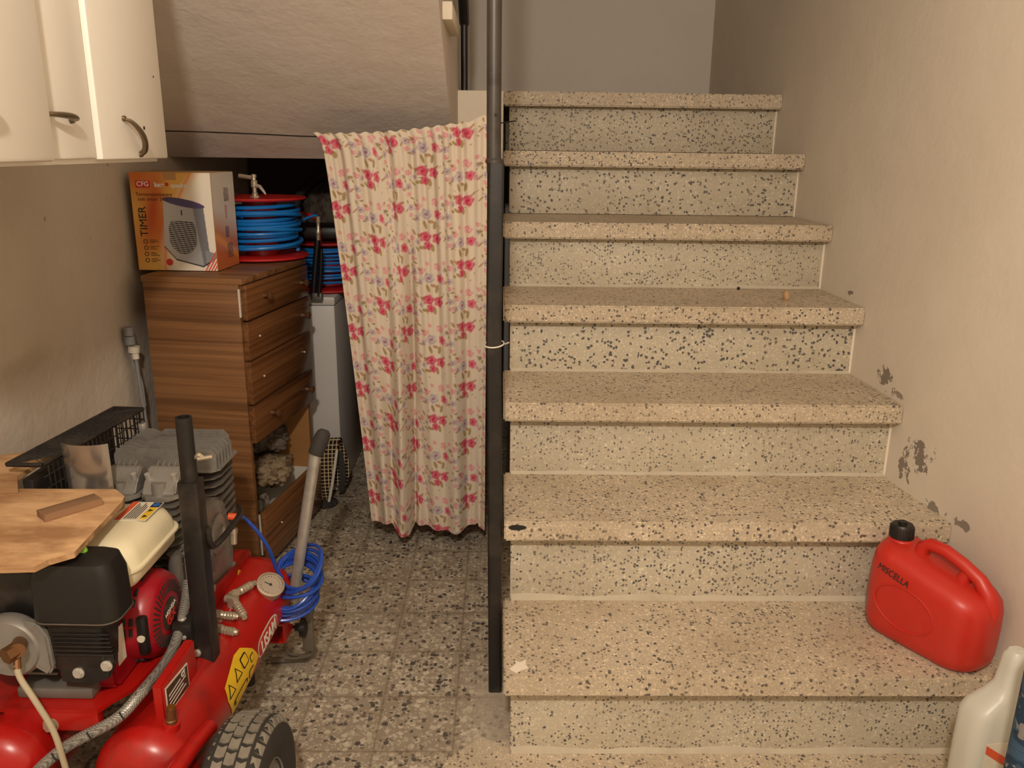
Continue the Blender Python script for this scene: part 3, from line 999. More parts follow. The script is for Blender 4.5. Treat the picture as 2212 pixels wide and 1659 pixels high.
# ------------------------------------------------------------------ heater carton
bx = thing('carton', 'printed heater carton showing a grey fan heater, on the chest', 'box', (-0.852, 0.975, 0.917), R(-3))
BW, BD, BH = 0.240, 0.178, 0.285
bm = B(); box(bm, (-BW, 0, 0), (0, BD, BH), 0.0008); obj('carton_body', bm, M['cardboard'], bx)
def art_grid(name, nx, ny, fn, place, mat, par):
    me = bpy.data.meshes.new(name)
    S, T = np.meshgrid(np.linspace(0, 1, nx), np.linspace(0, 1, ny))
    co = place(S, T)
    col = fn(S, T)
    idx = np.arange(nx * ny).reshape(ny, nx)
    q = np.stack([idx[:-1, :-1], idx[:-1, 1:], idx[1:, 1:], idx[1:, :-1]], -1).reshape(-1, 4)
    me.from_pydata(co.reshape(-1, 3).tolist(), [], q.tolist())
    ca = me.color_attributes.new('Col', 'FLOAT_COLOR', 'POINT')
    ca.data.foreach_set('color', np.concatenate([np.clip(col, 0, 1), np.ones((ny, nx, 1))], -1).reshape(-1))
    me.materials.append(mat)
    o = bpy.data.objects.new(name, me)
    COL.objects.link(o)
    o.parent = par
    return o
L = lambda *c: np.array(s2l(c))
def lerp(a, b, k):
    k = np.clip(k, 0, 1)[..., None]
    return a * (1 - k) + b * k
def warm(S, T):
    n = np.sin(S * 7 + T * 4) * 0.5 + np.sin(S * 3 - T * 9 + 1) * 0.5
    c = lerp(L(200, 108, 52)[None, None] * np.ones(S.shape + (1,)), L(222, 176, 92), 0.5 + 0.5 * n)
    return c
def front(S, T):
    c = warm(S, T)
    c = lerp(c, L(182, 72, 40), np.exp(-((S - 0.22 - 0.25 * (T - .5)) / 0.10) ** 2) * np.exp(-((T - 0.62) / 0.35) ** 2) * 0.9)
    # white sweep on the right and bottom
    d = S - (0.98 - 0.62 * T ** 0.55) 
    sweep = S * 1.0 - 0.30 - 0.42 * T ** 2.4 + 0.25 * np.exp(-((T - 0.9) / 0.2) ** 2) * 0
    c = lerp(c, L(232, 224, 208), (S - (0.26 + 0.45 * T ** 2.2)) * 5)
    ln = np.exp(-((S - (0.34 + 0.42 * T ** 1.8)) / 0.02) ** 2)
    c = lerp(c, L(232, 130, 50), ln * 0.7)
    # tape
    c = lerp(c, L(168, 132, 88), ((S > 0.42) & (S < 0.58) & (T > 0.925)) * 0.8)
    # heater silhouette
    hx, hz = 0.66, 0.415
    x = (S - hx) * 0.240; z = (T - hz) * 0.285
    zt = z - (-x * 0.18)
    half = 0.064 - 0.006 * (z / 0.1)
    body = (np.abs(x + 0.006) < half) & (zt < 0.083) & (z > -0.098 + x * -0.25 + 0.9 * np.clip(np.abs(x) - 0.04, 0, 1))
    shade = 0.5 + 0.5 * (x / 0.06)
    hc = lerp(L(186, 186, 188)[None, None] * np.ones(S.shape + (1,)), L(150, 152, 156), shade)
    side = body & (x > 0.030 - z * 0.12)
    hc = np.where(side[..., None], L(118, 120, 128), hc)
    c = np.where(body[..., None], hc, c)
    foot = (np.abs(x - 0.066) < 0.016) & (z < -0.062 - (x - 0.066) * 0.3) & (z > -0.098 + (x - .06) * 0.8)
    c = np.where(foot[..., None], L(140, 142, 148), c)
    top = (((x + 0.004) / 0.062) ** 2 + ((zt - 0.080) / 0.0115) ** 2) < 1
    c = np.where(top[..., None], L(84, 74, 112), c)
    base = body & (z < -0.094 + x * -0.25 + 0.9 * np.clip(np.abs(x) - 0.04, 0, 1) + 0.0)
    c = np.where(base[..., None], L(40, 40, 52), c)
    gr = (((x + 0.014) / 0.044) ** 2 + ((z + 0.012) / 0.058) ** 2 < 1) & (z < 0.028) & (np.abs(x + 0.014) < 0.041)
    stripe = (np.mod(z + x * 0.08, 0.0058) < 0.0030)
    c = np.where((gr & stripe)[..., None], L(40, 38, 44), c)
    mark = (np.abs(x + 0.012 + 0) < 0.0018) & (z > 0.044) & (z < 0.060)
    c = np.where(mark[..., None], L(30, 30, 34), c)
    # red dot and stripes
    rd = ((S - 0.40) * 0.24) ** 2 + ((T - 0.085) * 0.285) ** 2 < 0.0105 ** 2
    c = np.where(rd[..., None], L(204, 64, 50), c)
    dg = (S * 0.24 - T * 0.285 * 0.62)
    st_ = (dg > 0.199) & (np.mod(dg, 0.0088) < 0.0042) & (T < 0.25)
    c = np.where(st_[..., None], L(214, 74, 56), c)
    return c
art_grid('front_print', 200, 240, front, lambda S, T: np.stack([-BW + 0.001 + S * (BW - 0.002), np.full(S.shape, -0.0006), 0.001 + T * (BH - 0.002)], -1), M['cardart'], bx)
def sidea(S, T):
    c = lerp(L(196, 110, 62)[None, None] * np.ones(S.shape + (1,)), L(196, 150, 110), (T - 0.15) * 1.6)
    c = lerp(c, L(214, 206, 194), (T - 0.42 + 0.18 * S) * 4)
    c = lerp(c, L(232, 160, 80), np.exp(-((T - 0.36 + 0.25 * S) / 0.05) ** 2) * 0.8)
    for (a, b, c0, c1, k) in ((.50, .72, .70, .84, 0), (.5, .6, .52, .66, 1), (.45, .62, .32, .44, 0), (.5, .75, .10, .26, 0)):
        m = (S > a) & (S < b) & (T > c0) & (T < c1) & (np.sin(T * 420) * np.sin(S * 60 + T * 90) > -0.2)
        c = np.where(m[..., None], L(90, 80, 84) if k == 0 else L(200, 120, 110), c)
    return c
art_grid('side_print', 90, 200, sidea, lambda S, T: np.stack([np.full(S.shape, 0.0006), 0.001 + S * (BD - 0.002), 0.001 + T * (BH - 0.002)], -1), M['cardart'], bx)
X, Zv = (1, 0, 0), (0, 0, 1)
bm = B(); box(bm, (-BW + 0.018, -0.0016, 0.2405), (-BW + 0.060, -0.0007, 0.2605)); obj('brand_patch', bm, M['redink'], bx)
text('brand_lettering', 'CFG', 0.019, (-BW + 0.039, -0.0018, 0.2505), X, Zv, M['whiteink'], bx, bold=0.0004)
text('brand_lettering', 'luce', 0.018, (-BW + 0.088, -0.0012, 0.2490), X, Zv, M['whiteink'], bx, bold=0.0007)
text('brand_lettering', 'quadra', 0.017, (-BW + 0.145, -0.0012, 0.2475), X, Zv, M['whiteink'], bx, bold=0.0007)
bm = B(); cyl(bm, (-BW + 0.110, -0.0013, 0.2505), (-BW + 0.110, -0.0007, 0.2505), 0.0055, n=16); obj('brand_dot', bm, M['redink'], bx)
text('lettering', 'Termoventilatore', 0.0150, (-BW + 0.015, -0.0012, 0.2215), X, Zv, M['knob'], bx, align='LEFT')
text('lettering', 'con timer 24 h', 0.0150, (-BW + 0.020, -0.0012, 0.2080), X, Zv, M['knob'], bx, align='LEFT')
text('lettering', 'TIMER', 0.032, (-BW + 0.030, -0.0012, 0.143), Zv, (-1, 0, 0), M['ink'], bx)
for k in range(4):
    z = 0.085 - k * 0.0185
    bm = B(); lathe(bm, [(0.0048, 0), (0.0066, 0), (0.0066, 0.0006), (0.0048, 0.0006), (0.0048, 0)], (-BW + 0.030, -0.0006, z), (0, -1, 0), 20)
    for j in range(3):
        wdt = (0.020, 0.027, 0.016)[(j + k) % 3]
        box(bm, (-BW + 0.042, -0.0012, z + 0.004 - j * 0.0042), (-BW + 0.042 + wdt, -0.0007, z + 0.0054 - j * 0.0042))
    obj('icon_line', bm, M['ink'], bx)

# ------------------------------------------------------------------ hose reels
def reel(name, lab, c, rad, h, hoser, nturn, tap):
    t = thing(name, lab, 'hose reel', c, 0, 'blue hose reels stored under the stairs')
    for z0 in (0.0, h):
        bm = B(); lathe(bm, [(0, z0 + 0.004), (0.05, z0 + 0.004), (0.055, z0 + (0.008 if z0 == 0 else 0.002)), (rad * 0.92, z0 + (0.010 if z0 == 0 else 0.0)), (rad, z0 + 0.003), (rad + 0.002, z0 + 0.006), (rad, z0 + 0.010), (rad * 0.9, z0 + (0.016 if z0 == 0 else 0.007)), (0.05, z0 + 0.012), (0, z0 + 0.012)], n=64)
        obj('flange', bm, M['reelred'], t)
    bm = B(); cyl(bm, (0, 0, 0.01), (0, 0, h), 0.055, n=32); obj('drum', bm, M['reelred'], t)
    bm = B()
    rr = random.Random(nturn)
    pts = []
    n = nturn * 28
    for k in range(n + 1):
        a = 2 * PI * k / 28
        f = k / n
        z = 0.021 + hoser + (h - 0.030 - 2 * hoser) * f + 0.004 * math.sin(a * 0.37 + rr.random() * 0.05)
        rk = rad * 0.83 - hoser + 0.006 * math.sin(a * 0.23) + 0.003 * math.sin(a * 0.71)
        pts.append((rk * math.cos(a), rk * math.sin(a), z))
    tube(bm, pts, hoser, 8)
    obj('coiled_hose', bm, M['reelblue'], t)
    # a few crossing outer turns
    bm = B()
    for q in range(3):
        z0 = 0.05 + 0.045 * q; tl = rr.uniform(0.006, 0.016); ph = rr.uniform(0, 6)
        rk = rad * 0.83 + hoser * 0.9
        if z0 + 0.02 < h:
            tube(bm, [(rk * math.cos(a), rk * math.sin(a), z0 + tl * math.sin(a + ph)) for a in [2 * PI * k / 40 for k in range(40)]], hoser, 8, closed=True)
    obj('coiled_hose', bm, M['reelblue'], t)
    if tap:
        bm = B()
        cyl(bm, (0.005, -0.06, h + 0.008), (0.005, -0.06, h + 0.016), 0.016, n=6)
        lathe(bm, [(0, 0), (0.010, 0), (0.010, 0.012), (0.007, 0.014), (0.007, 0.030), (0.011, 0.032), (0.011, 0.050), (0.007, 0.054), (0.006, 0.066), (0, 0.066)], (0.005, -0.06, h + 0.012), n=18)
        cyl(bm, (0.005, -0.06, h + 0.072), (-0.045, -0.05, h + 0.078), 0.007, n=14)
        lathe(bm, [(0, 0), (0.009, 0.0), (0.009, 0.01), (0, 0.012)], (0.005, -0.06, h + 0.073), n=14)
        obj('tap_body', bm, M['nickel'], t)
        bm = B(); tube(bm, [(0.012, -0.068, h + 0.048), (0.026, -0.074, h + 0.046), (0.040, -0.08, h + 0.030), (0.046, -0.084, h + 0.022)], [0.007, 0.006, 0.0045, 0.003] , 10); obj('tap_lever', bm, M['steel'], t)
    return t
reel('hose_reel', 'blue hose reel with red flanges and brass tap, on the chest', (-0.812, 1.315, 0.917), 0.150, 0.190, 0.0062, 11, True)
r2 = reel('hose_reel', 'darker blue hose reel standing on the white appliance behind the curtain', (-0.675, 1.72, 0.752), 0.17, 0.175, 0.0045, 15, False)
bm = B()
tube(bm, [(-0.10, -0.06, 0.18), (-0.09, -0.13, 0.28), (-0.03, -0.17, 0.29), (0.005, -0.18, 0.26), (0.01, -0.18, 0.18)], 0.006, 8, sub=6)
obj('carry_handle', bm, M['reelred'], r2)
bm = B(); box(bm, (-0.12, -0.15, 0.20), (0.12, 0.05, 0.245), 0.012); obj('crank_housing', bm, M['plastblack'], r2)
# black lance with coupling
t = thing('spray_lance', 'black lance with nickel coupling hanging beside the rear hose reel', 'lance', (-0.685, 1.47, 0.76))
bm = B(); tube(bm, [(0.0, 0, 0.0), (0.012, 0, 0.10), (0.026, 0, 0.20)], 0.011, 12); obj('lance_tube', bm, M['plastblack'], t)
bm = B(); tube(bm, [(0.022, -0.014, 0.0), (0.034, -0.014, 0.09), (0.040, -0.012, 0.17)], 0.006, 10); obj('trigger_bar', bm, M['plastblack'], t)
bm = B(); lathe(bm, [(0, 0), (0.007, 0), (0.007, 0.02), (0.009, 0.022), (0.009, 0.034), (0.006, 0.04), (0.006, 0.06), (0.008, 0.062), (0.008, 0.082), (0.0, 0.085)], (0.028, 0, 0.20), (0.05, 0, 1), 16); obj('coupling', bm, M['nickel'], t)
bm = B(); box(bm, (-0.006, -0.018, -0.016), (0.034, 0.008, 0.012), 0.004); obj('nozzle_block', bm, M['alud'], t)
bm = B(); tube(bm, [(0.03, 0.0, 0.285), (0.01, 0.0, 0.283), (-0.04, -0.02, 0.262), (-0.085, -0.05, 0.24)], 0.0045, 8, sub=6); obj('feed_hose', bm, M['reelblue'], t)
# dark bag behind
t = thing('tool_bag', 'dark bag with a black rounded strap in the shadows under the stairs', 'bag', (-0.60, 2.11, 0.0))
bm = B(); bmesh.ops.create_icosphere(bm, subdivisions=4, radius=1)
for v in bm.verts:
    p = v.co.copy(); v.co = V((p.x * 0.25, p.y * 0.10, p.z * 0.16)) * (1 + 0.15 * noise.noise(p * 3)); v.co.z += 1.02
obj('bag_body', bm, M['rag1'], t, 80)
bm = B(); tube(bm, [(0.27 * math.cos(a), -0.10, 1.0 + 0.20 * math.sin(a)) for a in [R(10 + 16 * k) for k in range(11)]], 0.018, 10); obj('strap', bm, M['rubber'], t)
bm = B(); box(bm, (-0.42, -0.11, 0.80), (0.30, 0.13, 0.86), 0.01); o = obj('shelf_board', bm, M['chestd'], None, loc=(-0.60, 2.11, 0))
tag(o, 'dark shelf board at the back of the under-stair space', 'shelf')
for sx in (-0.40, 0.27):
    bm = B(); box(bm, (sx, -0.10, Z0), (sx + 0.03, 0.12, 0.80)); obj('shelf_support', bm, M['chestd'], o)

# ------------------------------------------------------------------ white appliance
t = thing('washing_machine', 'plain white appliance cabinet standing behind the chest', 'appliance', (-0.845, 1.75, Z0))
bm = B(); box(bm, (-0.228, -0.25, 0.008), (0.228, 0.22, 0.738), 0.004); obj('cabinet_body', bm, M['white'], t)
bm = B(); box(bm, (-0.229, -0.252, 0.740), (0.230, 0.222, 0.770), 0.004); obj('lid', bm, M['white'], t)
bm = B(); box(bm, (-0.15, -0.2525, 0.05), (0.135, -0.2495, 0.70), 0.001); obj('front_panel', bm, M['white'], t)
for sx in (-0.2, 0.2):
    for sy in (-0.21, 0.19):
        bm = B(); cyl(bm, (sx, sy, 0), (sx, sy, 0.012), 0.014, n=12); obj('foot', bm, M['rubber'], t)
# rolled checked webbing
t = thing('webbing_strap', 'rolled black and cream checked webbing strap standing on the floor behind the pole', 'strap', (-0.640, 1.40, Z0))
def ribbon(bm, P, w, th=0.004, lean=(0, 0, 0)):
    P = smooth_path(P, 6)
    r = []
    for i, p in enumerate(P):
        a = P[max(0, i - 1)]; b = P[min(len(P) - 1, i + 1)]
        d = (b - a).normalized(); n = V((1, 0.15, 0)).cross(d).normalized() * th
        ww = V((w, 0.15 * w, 0))
        r.append([p - ww / 2 - n, p + ww / 2 - n, p + ww / 2 + n, p - ww / 2 + n])
    loft(bm, r)
bm = B(); ribbon(bm, [(-0.032, -0.03, 0.02), (-0.018, -0.045, 0.08), (-0.004, -0.04, 0.16), (0.004, -0.02, 0.225), (0.008, 0.02, 0.250), (0.012, 0.05, 0.21), (0.03, 0.055, 0.12), (0.015, 0.05, 0.05)], 0.064)
obj('webbing', bm, M['woven'], t, 60)
bm = B(); ribbon(bm, [(0.034, 0.0, 0.05), (0.045, 0.0, 0.10), (0.040, 0.01, 0.16), (0.03, 0.02, 0.20)], 0.022); obj('webbing', bm, M['rubber'], t, 60)
bm = B(); tube(bm, [(0.000, -0.055, 0.03), (0.014, -0.058, 0.09), (0.026, -0.052, 0.16), (0.034, -0.03, 0.225)], 0.0055, 8, sub=5); obj('rope_edge', bm, M['pvcwhite'], t)
bm = B(); bmesh.ops.create_icosphere(bm, subdivisions=3, radius=0.035)
for v in bm.verts:
    v.co.z *= 0.45; v.co *= 1 + 0.4 * noise.noise(v.co * 60); v.co += V((-0.01, -0.03, 0.014))
obj('frayed_end', bm, M['rubber'], t)

# conduit fittings on the left wall
t = thing('conduit_coupling', 'grey and white conduit couplings on the left wall by the chest', 'pipe fitting', (-1.095, 0.88, 0.72))
bm = B(); cyl(bm, (0, 0, 0.02), (0, 0, 0.045), 0.013, n=20); cyl(bm, (0.0, 0, -0.006), (0, 0, 0.018), 0.015, n=20); obj('nut', bm, M['pvcgrey'], t)
bm = B(); cyl(bm, (0.008, 0, -0.030), (0.010, 0, -0.012), 0.016, n=20); cyl(bm, (0.012, 0, -0.05), (0.011, 0, -0.028), 0.010, n=20); obj('collar', bm, M['pvcwhite'], t)
bm = B(); tube(bm, [(0.012, 0.0, -0.045), (0.013, 0.002, -0.12), (0.016, 0.012, -0.3), (0.016, 0.02, -0.66)], 0.0055, 10, sub=4); tube(bm, [(-0.004, 0, -0.02), (0.002, 0.004, -0.07), (0.016, 0.008, -0.12), (0.018, 0.01, -0.2)], 0.004, 8, sub=4); obj('cable', bm, M['pvcgrey'], t)

# ------------------------------------------------------------------ motor compressor
cp = thing('motor_compressor', 'red petrol-engined air compressor on twin tanks, at the left', 'compressor', (-0.70, 0.0, Z0), R(-1.5))
def cpo(name, bm, m, label=None, par=None, smooth=35):
    return obj(name, bm, m, par or cp, smooth, label)
def tank(u, w, r, v0, v1):
    bm = B()
    pr = []
    for k in range(9):
        a = R(90 * k / 8)
        pr.append((r * math.sin(a), v0 + 0.05 * (1 - math.cos(a))))
    pr += [(r + 0.0015, v0 + 0.055), (r + 0.0015, v0 + 0.062), (r, v0 + 0.066), (r, v1 - 0.066), (r + 0.0015, v1 - 0.062), (r + 0.0015, v1 - 0.055)]
    for k in range(9):
        a = R(90 * (8 - k) / 8)
        pr.append((r * math.sin(a), v1 - 0.05 * (1 - math.cos(a))))
    lathe(bm, pr, (u, 0, w), (0, 1, 0), 56)
    return cpo('air_tank', bm, M['red'])
TR = 0.086
tk = tank(0.090, 0.250, TR, -0.345, 0.375)
tank(-0.165, 0.250, TR, -0.345, 0.375)
bm = B(); lathe(bm, [(0.0, 0), (0.016, 0.0), (0.014, 0.012), (0, 0.013)], (0.128, -0.268, 0.322), (0.25, 0, 1), 20); cpo('boss', bm, M['red'])
bm = B(); lathe(bm, [(0, 0), (0.010, 0.0), (0.010, 0.006), (0.0085, 0.008), (0.0085, 0.030), (0.0, 0.0305)], (0.130, -0.268, 0.333), (0.1, 0, 1), 16); fb = cpo('drain_nipple', bm, M['copper'])
bm = B(); cyl(bm, (0.133, -0.268, 0.363), (0.1333, -0.268, 0.3655), 0.0065, n=16); cpo('brass_plug', bm, M['brass'])
bm = B(); tube(bm, [(0.176, -0.22, 0.286), (0.170, -0.30, 0.298), (0.160, -0.42, 0.30), (0.150, -0.50, 0.28)], 0.0145, 14, sub=4); cpo('frame_tube', bm, M['red'])
# deck
bm = B()
box(bm, (-0.168, -0.262, 0.304), (0.000, -0.240, 0.348), 0.006)
prism(bm, [(-0.19, -0.262), (0.0, -0.262), (0.012, -0.235), (0.035, -0.20), (0.045, -0.12), (0.075, -0.02), (0.075, 0.34), (-0.27, 0.34), (-0.27, -0.2)], 0.342, 0.350, 'xy')
deck = cpo('engine_deck', bm, M['red'])
bm = B(); hexbolt(bm, (-0.085, -0.262, 0.318), (0, -1, 0), 0.0105, 0.008); cpo('bolt', bm, M['nickel'])
# raised rear side rail of the deck with sticker
bm = B()
prism(bm, [(0.02, 0.30), (0.345, 0.262), (0.345, 0.340), (0.02, 0.385)], 0.062, 0.076, 'yz', bev=0.002)
box(bm, (-0.02, 0.325, 0.27), (0.076, 0.342, 0.345), 0.002)
cpo('side_rail', bm, M['red'])
bm = B(); prism(bm, [(0.250, 0.345), (0.290, 0.315), (0.292, 0.278), (0.252, 0.272), (0.232, 0.32)], 0.0762, 0.0770, 'yz'); ys = cpo('warning_sticker', bm, M['yellow'])
bm = B()
for z in (0.29, 0.305, 0.32):
    box(bm, (0.0771, 0.256, z), (0.0775, 0.28, z + 0.005))
cpo('sticker_print', bm, M['ink'], par=ys)
# bracket with name plate
bm = B(); prism(bm, [(-0.262, 0.325), (-0.118, 0.318), (-0.118, 0.400), (-0.262, 0.400)], 0.100, 0.119, 'yz', bev=0.003); br = cpo('bracket', bm, M['red'])
bm = B(); prism(bm, [(-0.254, 0.336), (-0.160, 0.328), (-0.160, 0.378), (-0.254, 0.390)], 0.1190, 0.1200, 'yz'); npb = cpo('plate_border', bm, M['label'], par=br)
bm = B(); prism(bm, [(-0.251, 0.339), (-0.163, 0.331), (-0.163, 0.375), (-0.251, 0.3865)], 0.1198, 0.1204, 'yz'); cpo('name_plate', bm, M['plate'], par=br)
bm = B()
for k in range(4):
    z = 0.343 + k * 0.008
    box(bm, (0.1203, -0.245, z), (0.1208, -0.245 + (0.07, 0.06, 0.072, 0.05)[k], z + 0.0022))
cpo('plate_print', bm, M['whiteink'], par=br)
text('plate_lettering', 'CE', 0.014, (0.1209, -0.182, 0.370), (0, 1, 0), Zv, M['whiteink'], br)
# vertical post on the tank
px, pv = 0.118, -0.062
bm = B(); rings = [[(px + a, pv + b, z) for a, b in rrect(0, 0, 0.0185, 0.0185, 0.004, 3)] for z in (0.302, 0.70)]; loft(bm, rings); pst = cpo('support_post', bm, M['black'])
bm = B(); lathe(bm, [(0.0108, 0.08), (0.0108, 0.128), (0.0148, 0.128), (0.0150, 0.0), (0.018, 0.0), (0.018, -0.012), (0.012, -0.012)], (px - 0.001, pv, 0.695), n=28); cpo('pipe_top', bm, M['black'])
bm = B(); tube(bm, [(px + 0.014, pv, 0.745), (px + 0.022, pv - 0.004, 0.752), (px + 0.03, pv - 0.004, 0.746)], 0.004, 8, sub=4); cyl(bm, (px + 0.02, pv - 0.004, 0.744), (px + 0.048, pv - 0.004, 0.749), 0.0042, n=8); cpo('locking_screw', bm, M['nickel'])
bm = B(); box(bm, (0.062, -0.090, 0.352), (0.102, -0.035, 0.412), 0.006); cpo('post_bracket', bm, M['black'])
bm = B(); hexbolt(bm, (0.078, -0.070, 0.412), (0, 0, 1), 0.006); hexbolt(bm, (0.105, -0.0805, 0.345), (0, -1, 0), 0.006, 0.006); hexbolt(bm, (0.088, -0.0905, 0.385), (0, -1, 0), 0.003, 0.004); bm.verts.index_update(); split('bolt', bm, M['steel'], cp, 0.012)
bm = B(); tube(bm, [(px + 0.018, pv + 0.01, 0.60), (px + 0.02, pv + 0.03, 0.55), (px + 0.012, pv + 0.20, 0.535), (px - 0.01, pv + 0.26, 0.53)], 0.0065, 10, sub=5); cpo('brace_bar', bm, M['black'])

# ---- engine
eng = cp
bm = B()
lathe(bm, [(0.0, -0.075), (0.080, -0.075), (0.090, -0.06), (0.0915, -0.02), (0.0, -0.02)], (0.0, -0.075, 0.428), (1, 0, 0), 48)
prism(bm, [(-0.215, 0.365), (-0.06, 0.352), (0.03, 0.36), (0.03, 0.50), (-0.06, 0.53), (-0.17, 0.52), (-0.215, 0.46)], -0.085, -0.012, 'yz', bev=0.008)
box(bm, (-0.100, -0.2, 0.355), (-0.02, -0.03, 0.40), 0.01)
prism(bm, [(-0.03, 0.35), (-0.20, 0.35), (-0.21, 0.36), (-0.21, 0.42), (-0.1, 0.45)], -0.035, 0.012, 'yz', bev=0.006)
sh = cpo('fan_shroud', bm, M['redp'])
bm = B(); box(bm, (0.013, -0.198, 0.395), (0.0145, -0.170, 0.465)); cpo('serial_label', bm, M['label'], par=sh)
bm = B(); hexbolt(bm, (0.0, -0.155, 0.500), (0.3, -1, 0.4), 0.008); hexbolt(bm, (0.012, -0.205, 0.49), (0.3, -1, 0.2), 0.006); bm.verts.index_update(); split('bolt', bm, M['steel'], sh, 0.012)
# recoil starter
RC = V((0.0, -0.078, 0.430))
bm = B()
n = 72
lathe(bm, [(0.088, -0.018), (0.091, -0.012), (0.089, 0.002), (0.083, 0.036), (0.076, 0.050), (0.070, 0.0535), (0.034, 0.060), (0.0, 0.061)], RC, (1, 0, 0), n)
rcl = cpo('recoil_starter', bm, M['redp'])
bm = B()
def rim_pt(ang, x, r):
    return RC + V((x, r * math.cos(ang), r * math.sin(ang)))
for grp in range(10):
    a0 = grp * 36 + 18
    if 195 < a0 < 200:
        continue
    for k in range(3):
        for hh in range(2):
            x0 = -0.002 + k * 0.012
            a = R(a0 + hh * 13 - 6)
            a2 = R(a0 + hh * 13 + 3)
            r = 0.0896 - (x0 + 0.0) * 0.165
            pts = [rim_pt(a + (a2 - a) * j / 4, x0 + 0.002, r) for j in range(5)]
            tube(bm, pts, 0.0034, 6)
for k in range(36):
    a = R(k * 10)
    tube(bm, [rim_pt(a, 0.0555, 0.064), rim_pt(a + R(5), 0.0585, 0.042)], 0.0017, 5)
bm.verts.index_update(); split('vent_slot', bm, M['hole'], rcl)
bm = B(); lathe(bm, [(0, 0.0605), (0.030, 0.0612), (0.033, 0.0600), (0.033, 0.0580)], RC, (1, 0, 0), 40); cpo('badge', bm, M['plate'], par=rcl)
text('badge_lettering', 'HONDA', 0.013, RC + V((0.0622, 0, 0.010)), (0, 1, 0.25), (0, -0.25, 1), M['whiteink'], rcl)
text('badge_lettering', 'GX', 0.026, RC + V((0.0622, 0, -0.008)), (0, 1, 0.25), (0, -0.25, 1), M['redink'], rcl, bold=0.0006)
bm = B(); box(bm, (0.034, -0.166, 0.392), (0.052, -0.146, 0.470), 0.006); cpo('starter_handle', bm, M['plastblack'], par=rcl)
bm = B(); cyl(bm, (0.043, -0.168, 0.430), (0.043, -0.160, 0.430), 0.0070, n=12); cpo('handle_grommet', bm, M['label'], par=rcl)
bm = B(); hexbolt(bm, (-0.010, -0.168, 0.468), (0.2, -1, 0.3), 0.007); cpo('bolt', bm, M['steel'], par=rcl)
# crank case and base
bm = B()
box(bm, (-0.200, -0.165, 0.36), (-0.085, 0.02, 0.49), 0.012)
box(bm, (-0.155, -0.235, 0.350), (-0.02, -0.16, 0.372), 0.005)
for k in range(7):
    box(bm, (-0.205, -0.215, 0.385 + k * 0.013), (-0.09, -0.16, 0.390 + k * 0.013), 0.001)
cpo('engine_block', bm, M['alud'])
# fuel tank
def rr3(cx, cy, hx, hy, r, z, k=6):
    return [(a, b, z) for a, b in rrect(cx, cy, hx, hy, r, k)]
bm = B()
tc = (-0.040, -0.075)
prof = [(0.527, 0.060, 0.085), (0.530, 0.076, 0.100), (0.545, 0.088, 0.110), (0.566, 0.090, 0.112), (0.567, 0.096, 0.118), (0.571, 0.096, 0.118), (0.573, 0.090, 0.112), (0.590, 0.087, 0.109), (0.606, 0.080, 0.101), (0.615, 0.068, 0.088), (0.619, 0.050, 0.068), (0.620, 0.02, 0.03)]
loft(bm, [rr3(tc[0], tc[1], a, b, min(a, b) * 0.48, z) for z, a, b in prof])
ft = cpo('fuel_tank', bm, M['cream'])
bm = B(); box(bm, (-0.030, -0.070, 0.6195), (0.030, 0.012, 0.6208), M4=Matrix.Translation((0.0, 0, 0))); lb = cpo('warning_label', bm, M['label'], par=ft)
bm = B(); box(bm, (-0.030, -0.070, 0.6207), (-0.019, 0.012, 0.6213)); cpo('label_band', bm, M['orange'], par=lb)
bm = B(); box(bm, (0.014, -0.066, 0.6207), (0.028, -0.014, 0.6213)); cpo('label_pictogram', bm, M['yellow'], par=lb)
bm = B(); box(bm, (0.012, -0.012, 0.6207), (0.029, 0.010, 0.6212)); cpo('label_pictogram', bm, M['ink'], par=lb)
bm = B(); cyl(bm, (0.0205, -0.001, 0.6210), (0.0205, -0.001, 0.6217), 0.0070, n=16); cpo('label_pictogram', bm, M['blueink'], par=lb)
bm = B()
for k in range(6):
    box(bm, (-0.015 + k * 0.0042, -0.064, 0.6207), (-0.0132 + k * 0.0042, 0.006 - (k % 3) * 0.008, 0.6211))
for q in (-0.060, -0.034):
    prism(bm, [(0.017, q), (0.026, q + 0.006), (0.017, q + 0.012)], 0.6212, 0.6216)
cpo('label_print', bm, M['ink'], par=lb)
bm = B(); lathe(bm, [(0.0, 0.0), (0.031, 0.0), (0.031, 0.016), (0.028, 0.020), (0.0, 0.021)], (-0.066, -0.020, 0.617), n=32); cpo('fuel_cap', bm, M['nickel'], par=ft)
# air filter box
bm = B()
prof = [(0.425, 0.048, 0.020, -0.012), (0.44, 0.056, 0.026, -0.010), (0.515, 0.060, 0.030, -0.006), (0.522, 0.078, 0.042, 0.0), (0.526, 0.080, 0.044, 0.0), (0.533, 0.080, 0.044, 0.0), (0.60, 0.078, 0.042, 0.0), (0.625, 0.070, 0.034, 0.0), (0.634, 0.052, 0.020, 0.0)]
loft(bm, [rr3(-0.010 + dx, -0.238, a * 0.90, b, b * 0.6, z + (z - 0.43) * 0.04) for z, a, b, dx in prof])
af = cpo('air_filter_housing', bm, M['plastblack'])
bm = B(); loft(bm, [rr3(-0.010, -0.238, 0.0730, 0.045, 0.028, z) for z in (0.5305, 0.5325)]); cpo('seam', bm, M['greybracket'], par=af)
bm = B(); prism(bm, [(-0.055, 0.405), (0.0, 0.400), (0.030, 0.415), (0.045, 0.450), (0.045, 0.47), (-0.055, 0.47)], -0.262, -0.250, 'xz', bev=0.003); cpo('lower_cover', bm, M['plastblack'], par=af)
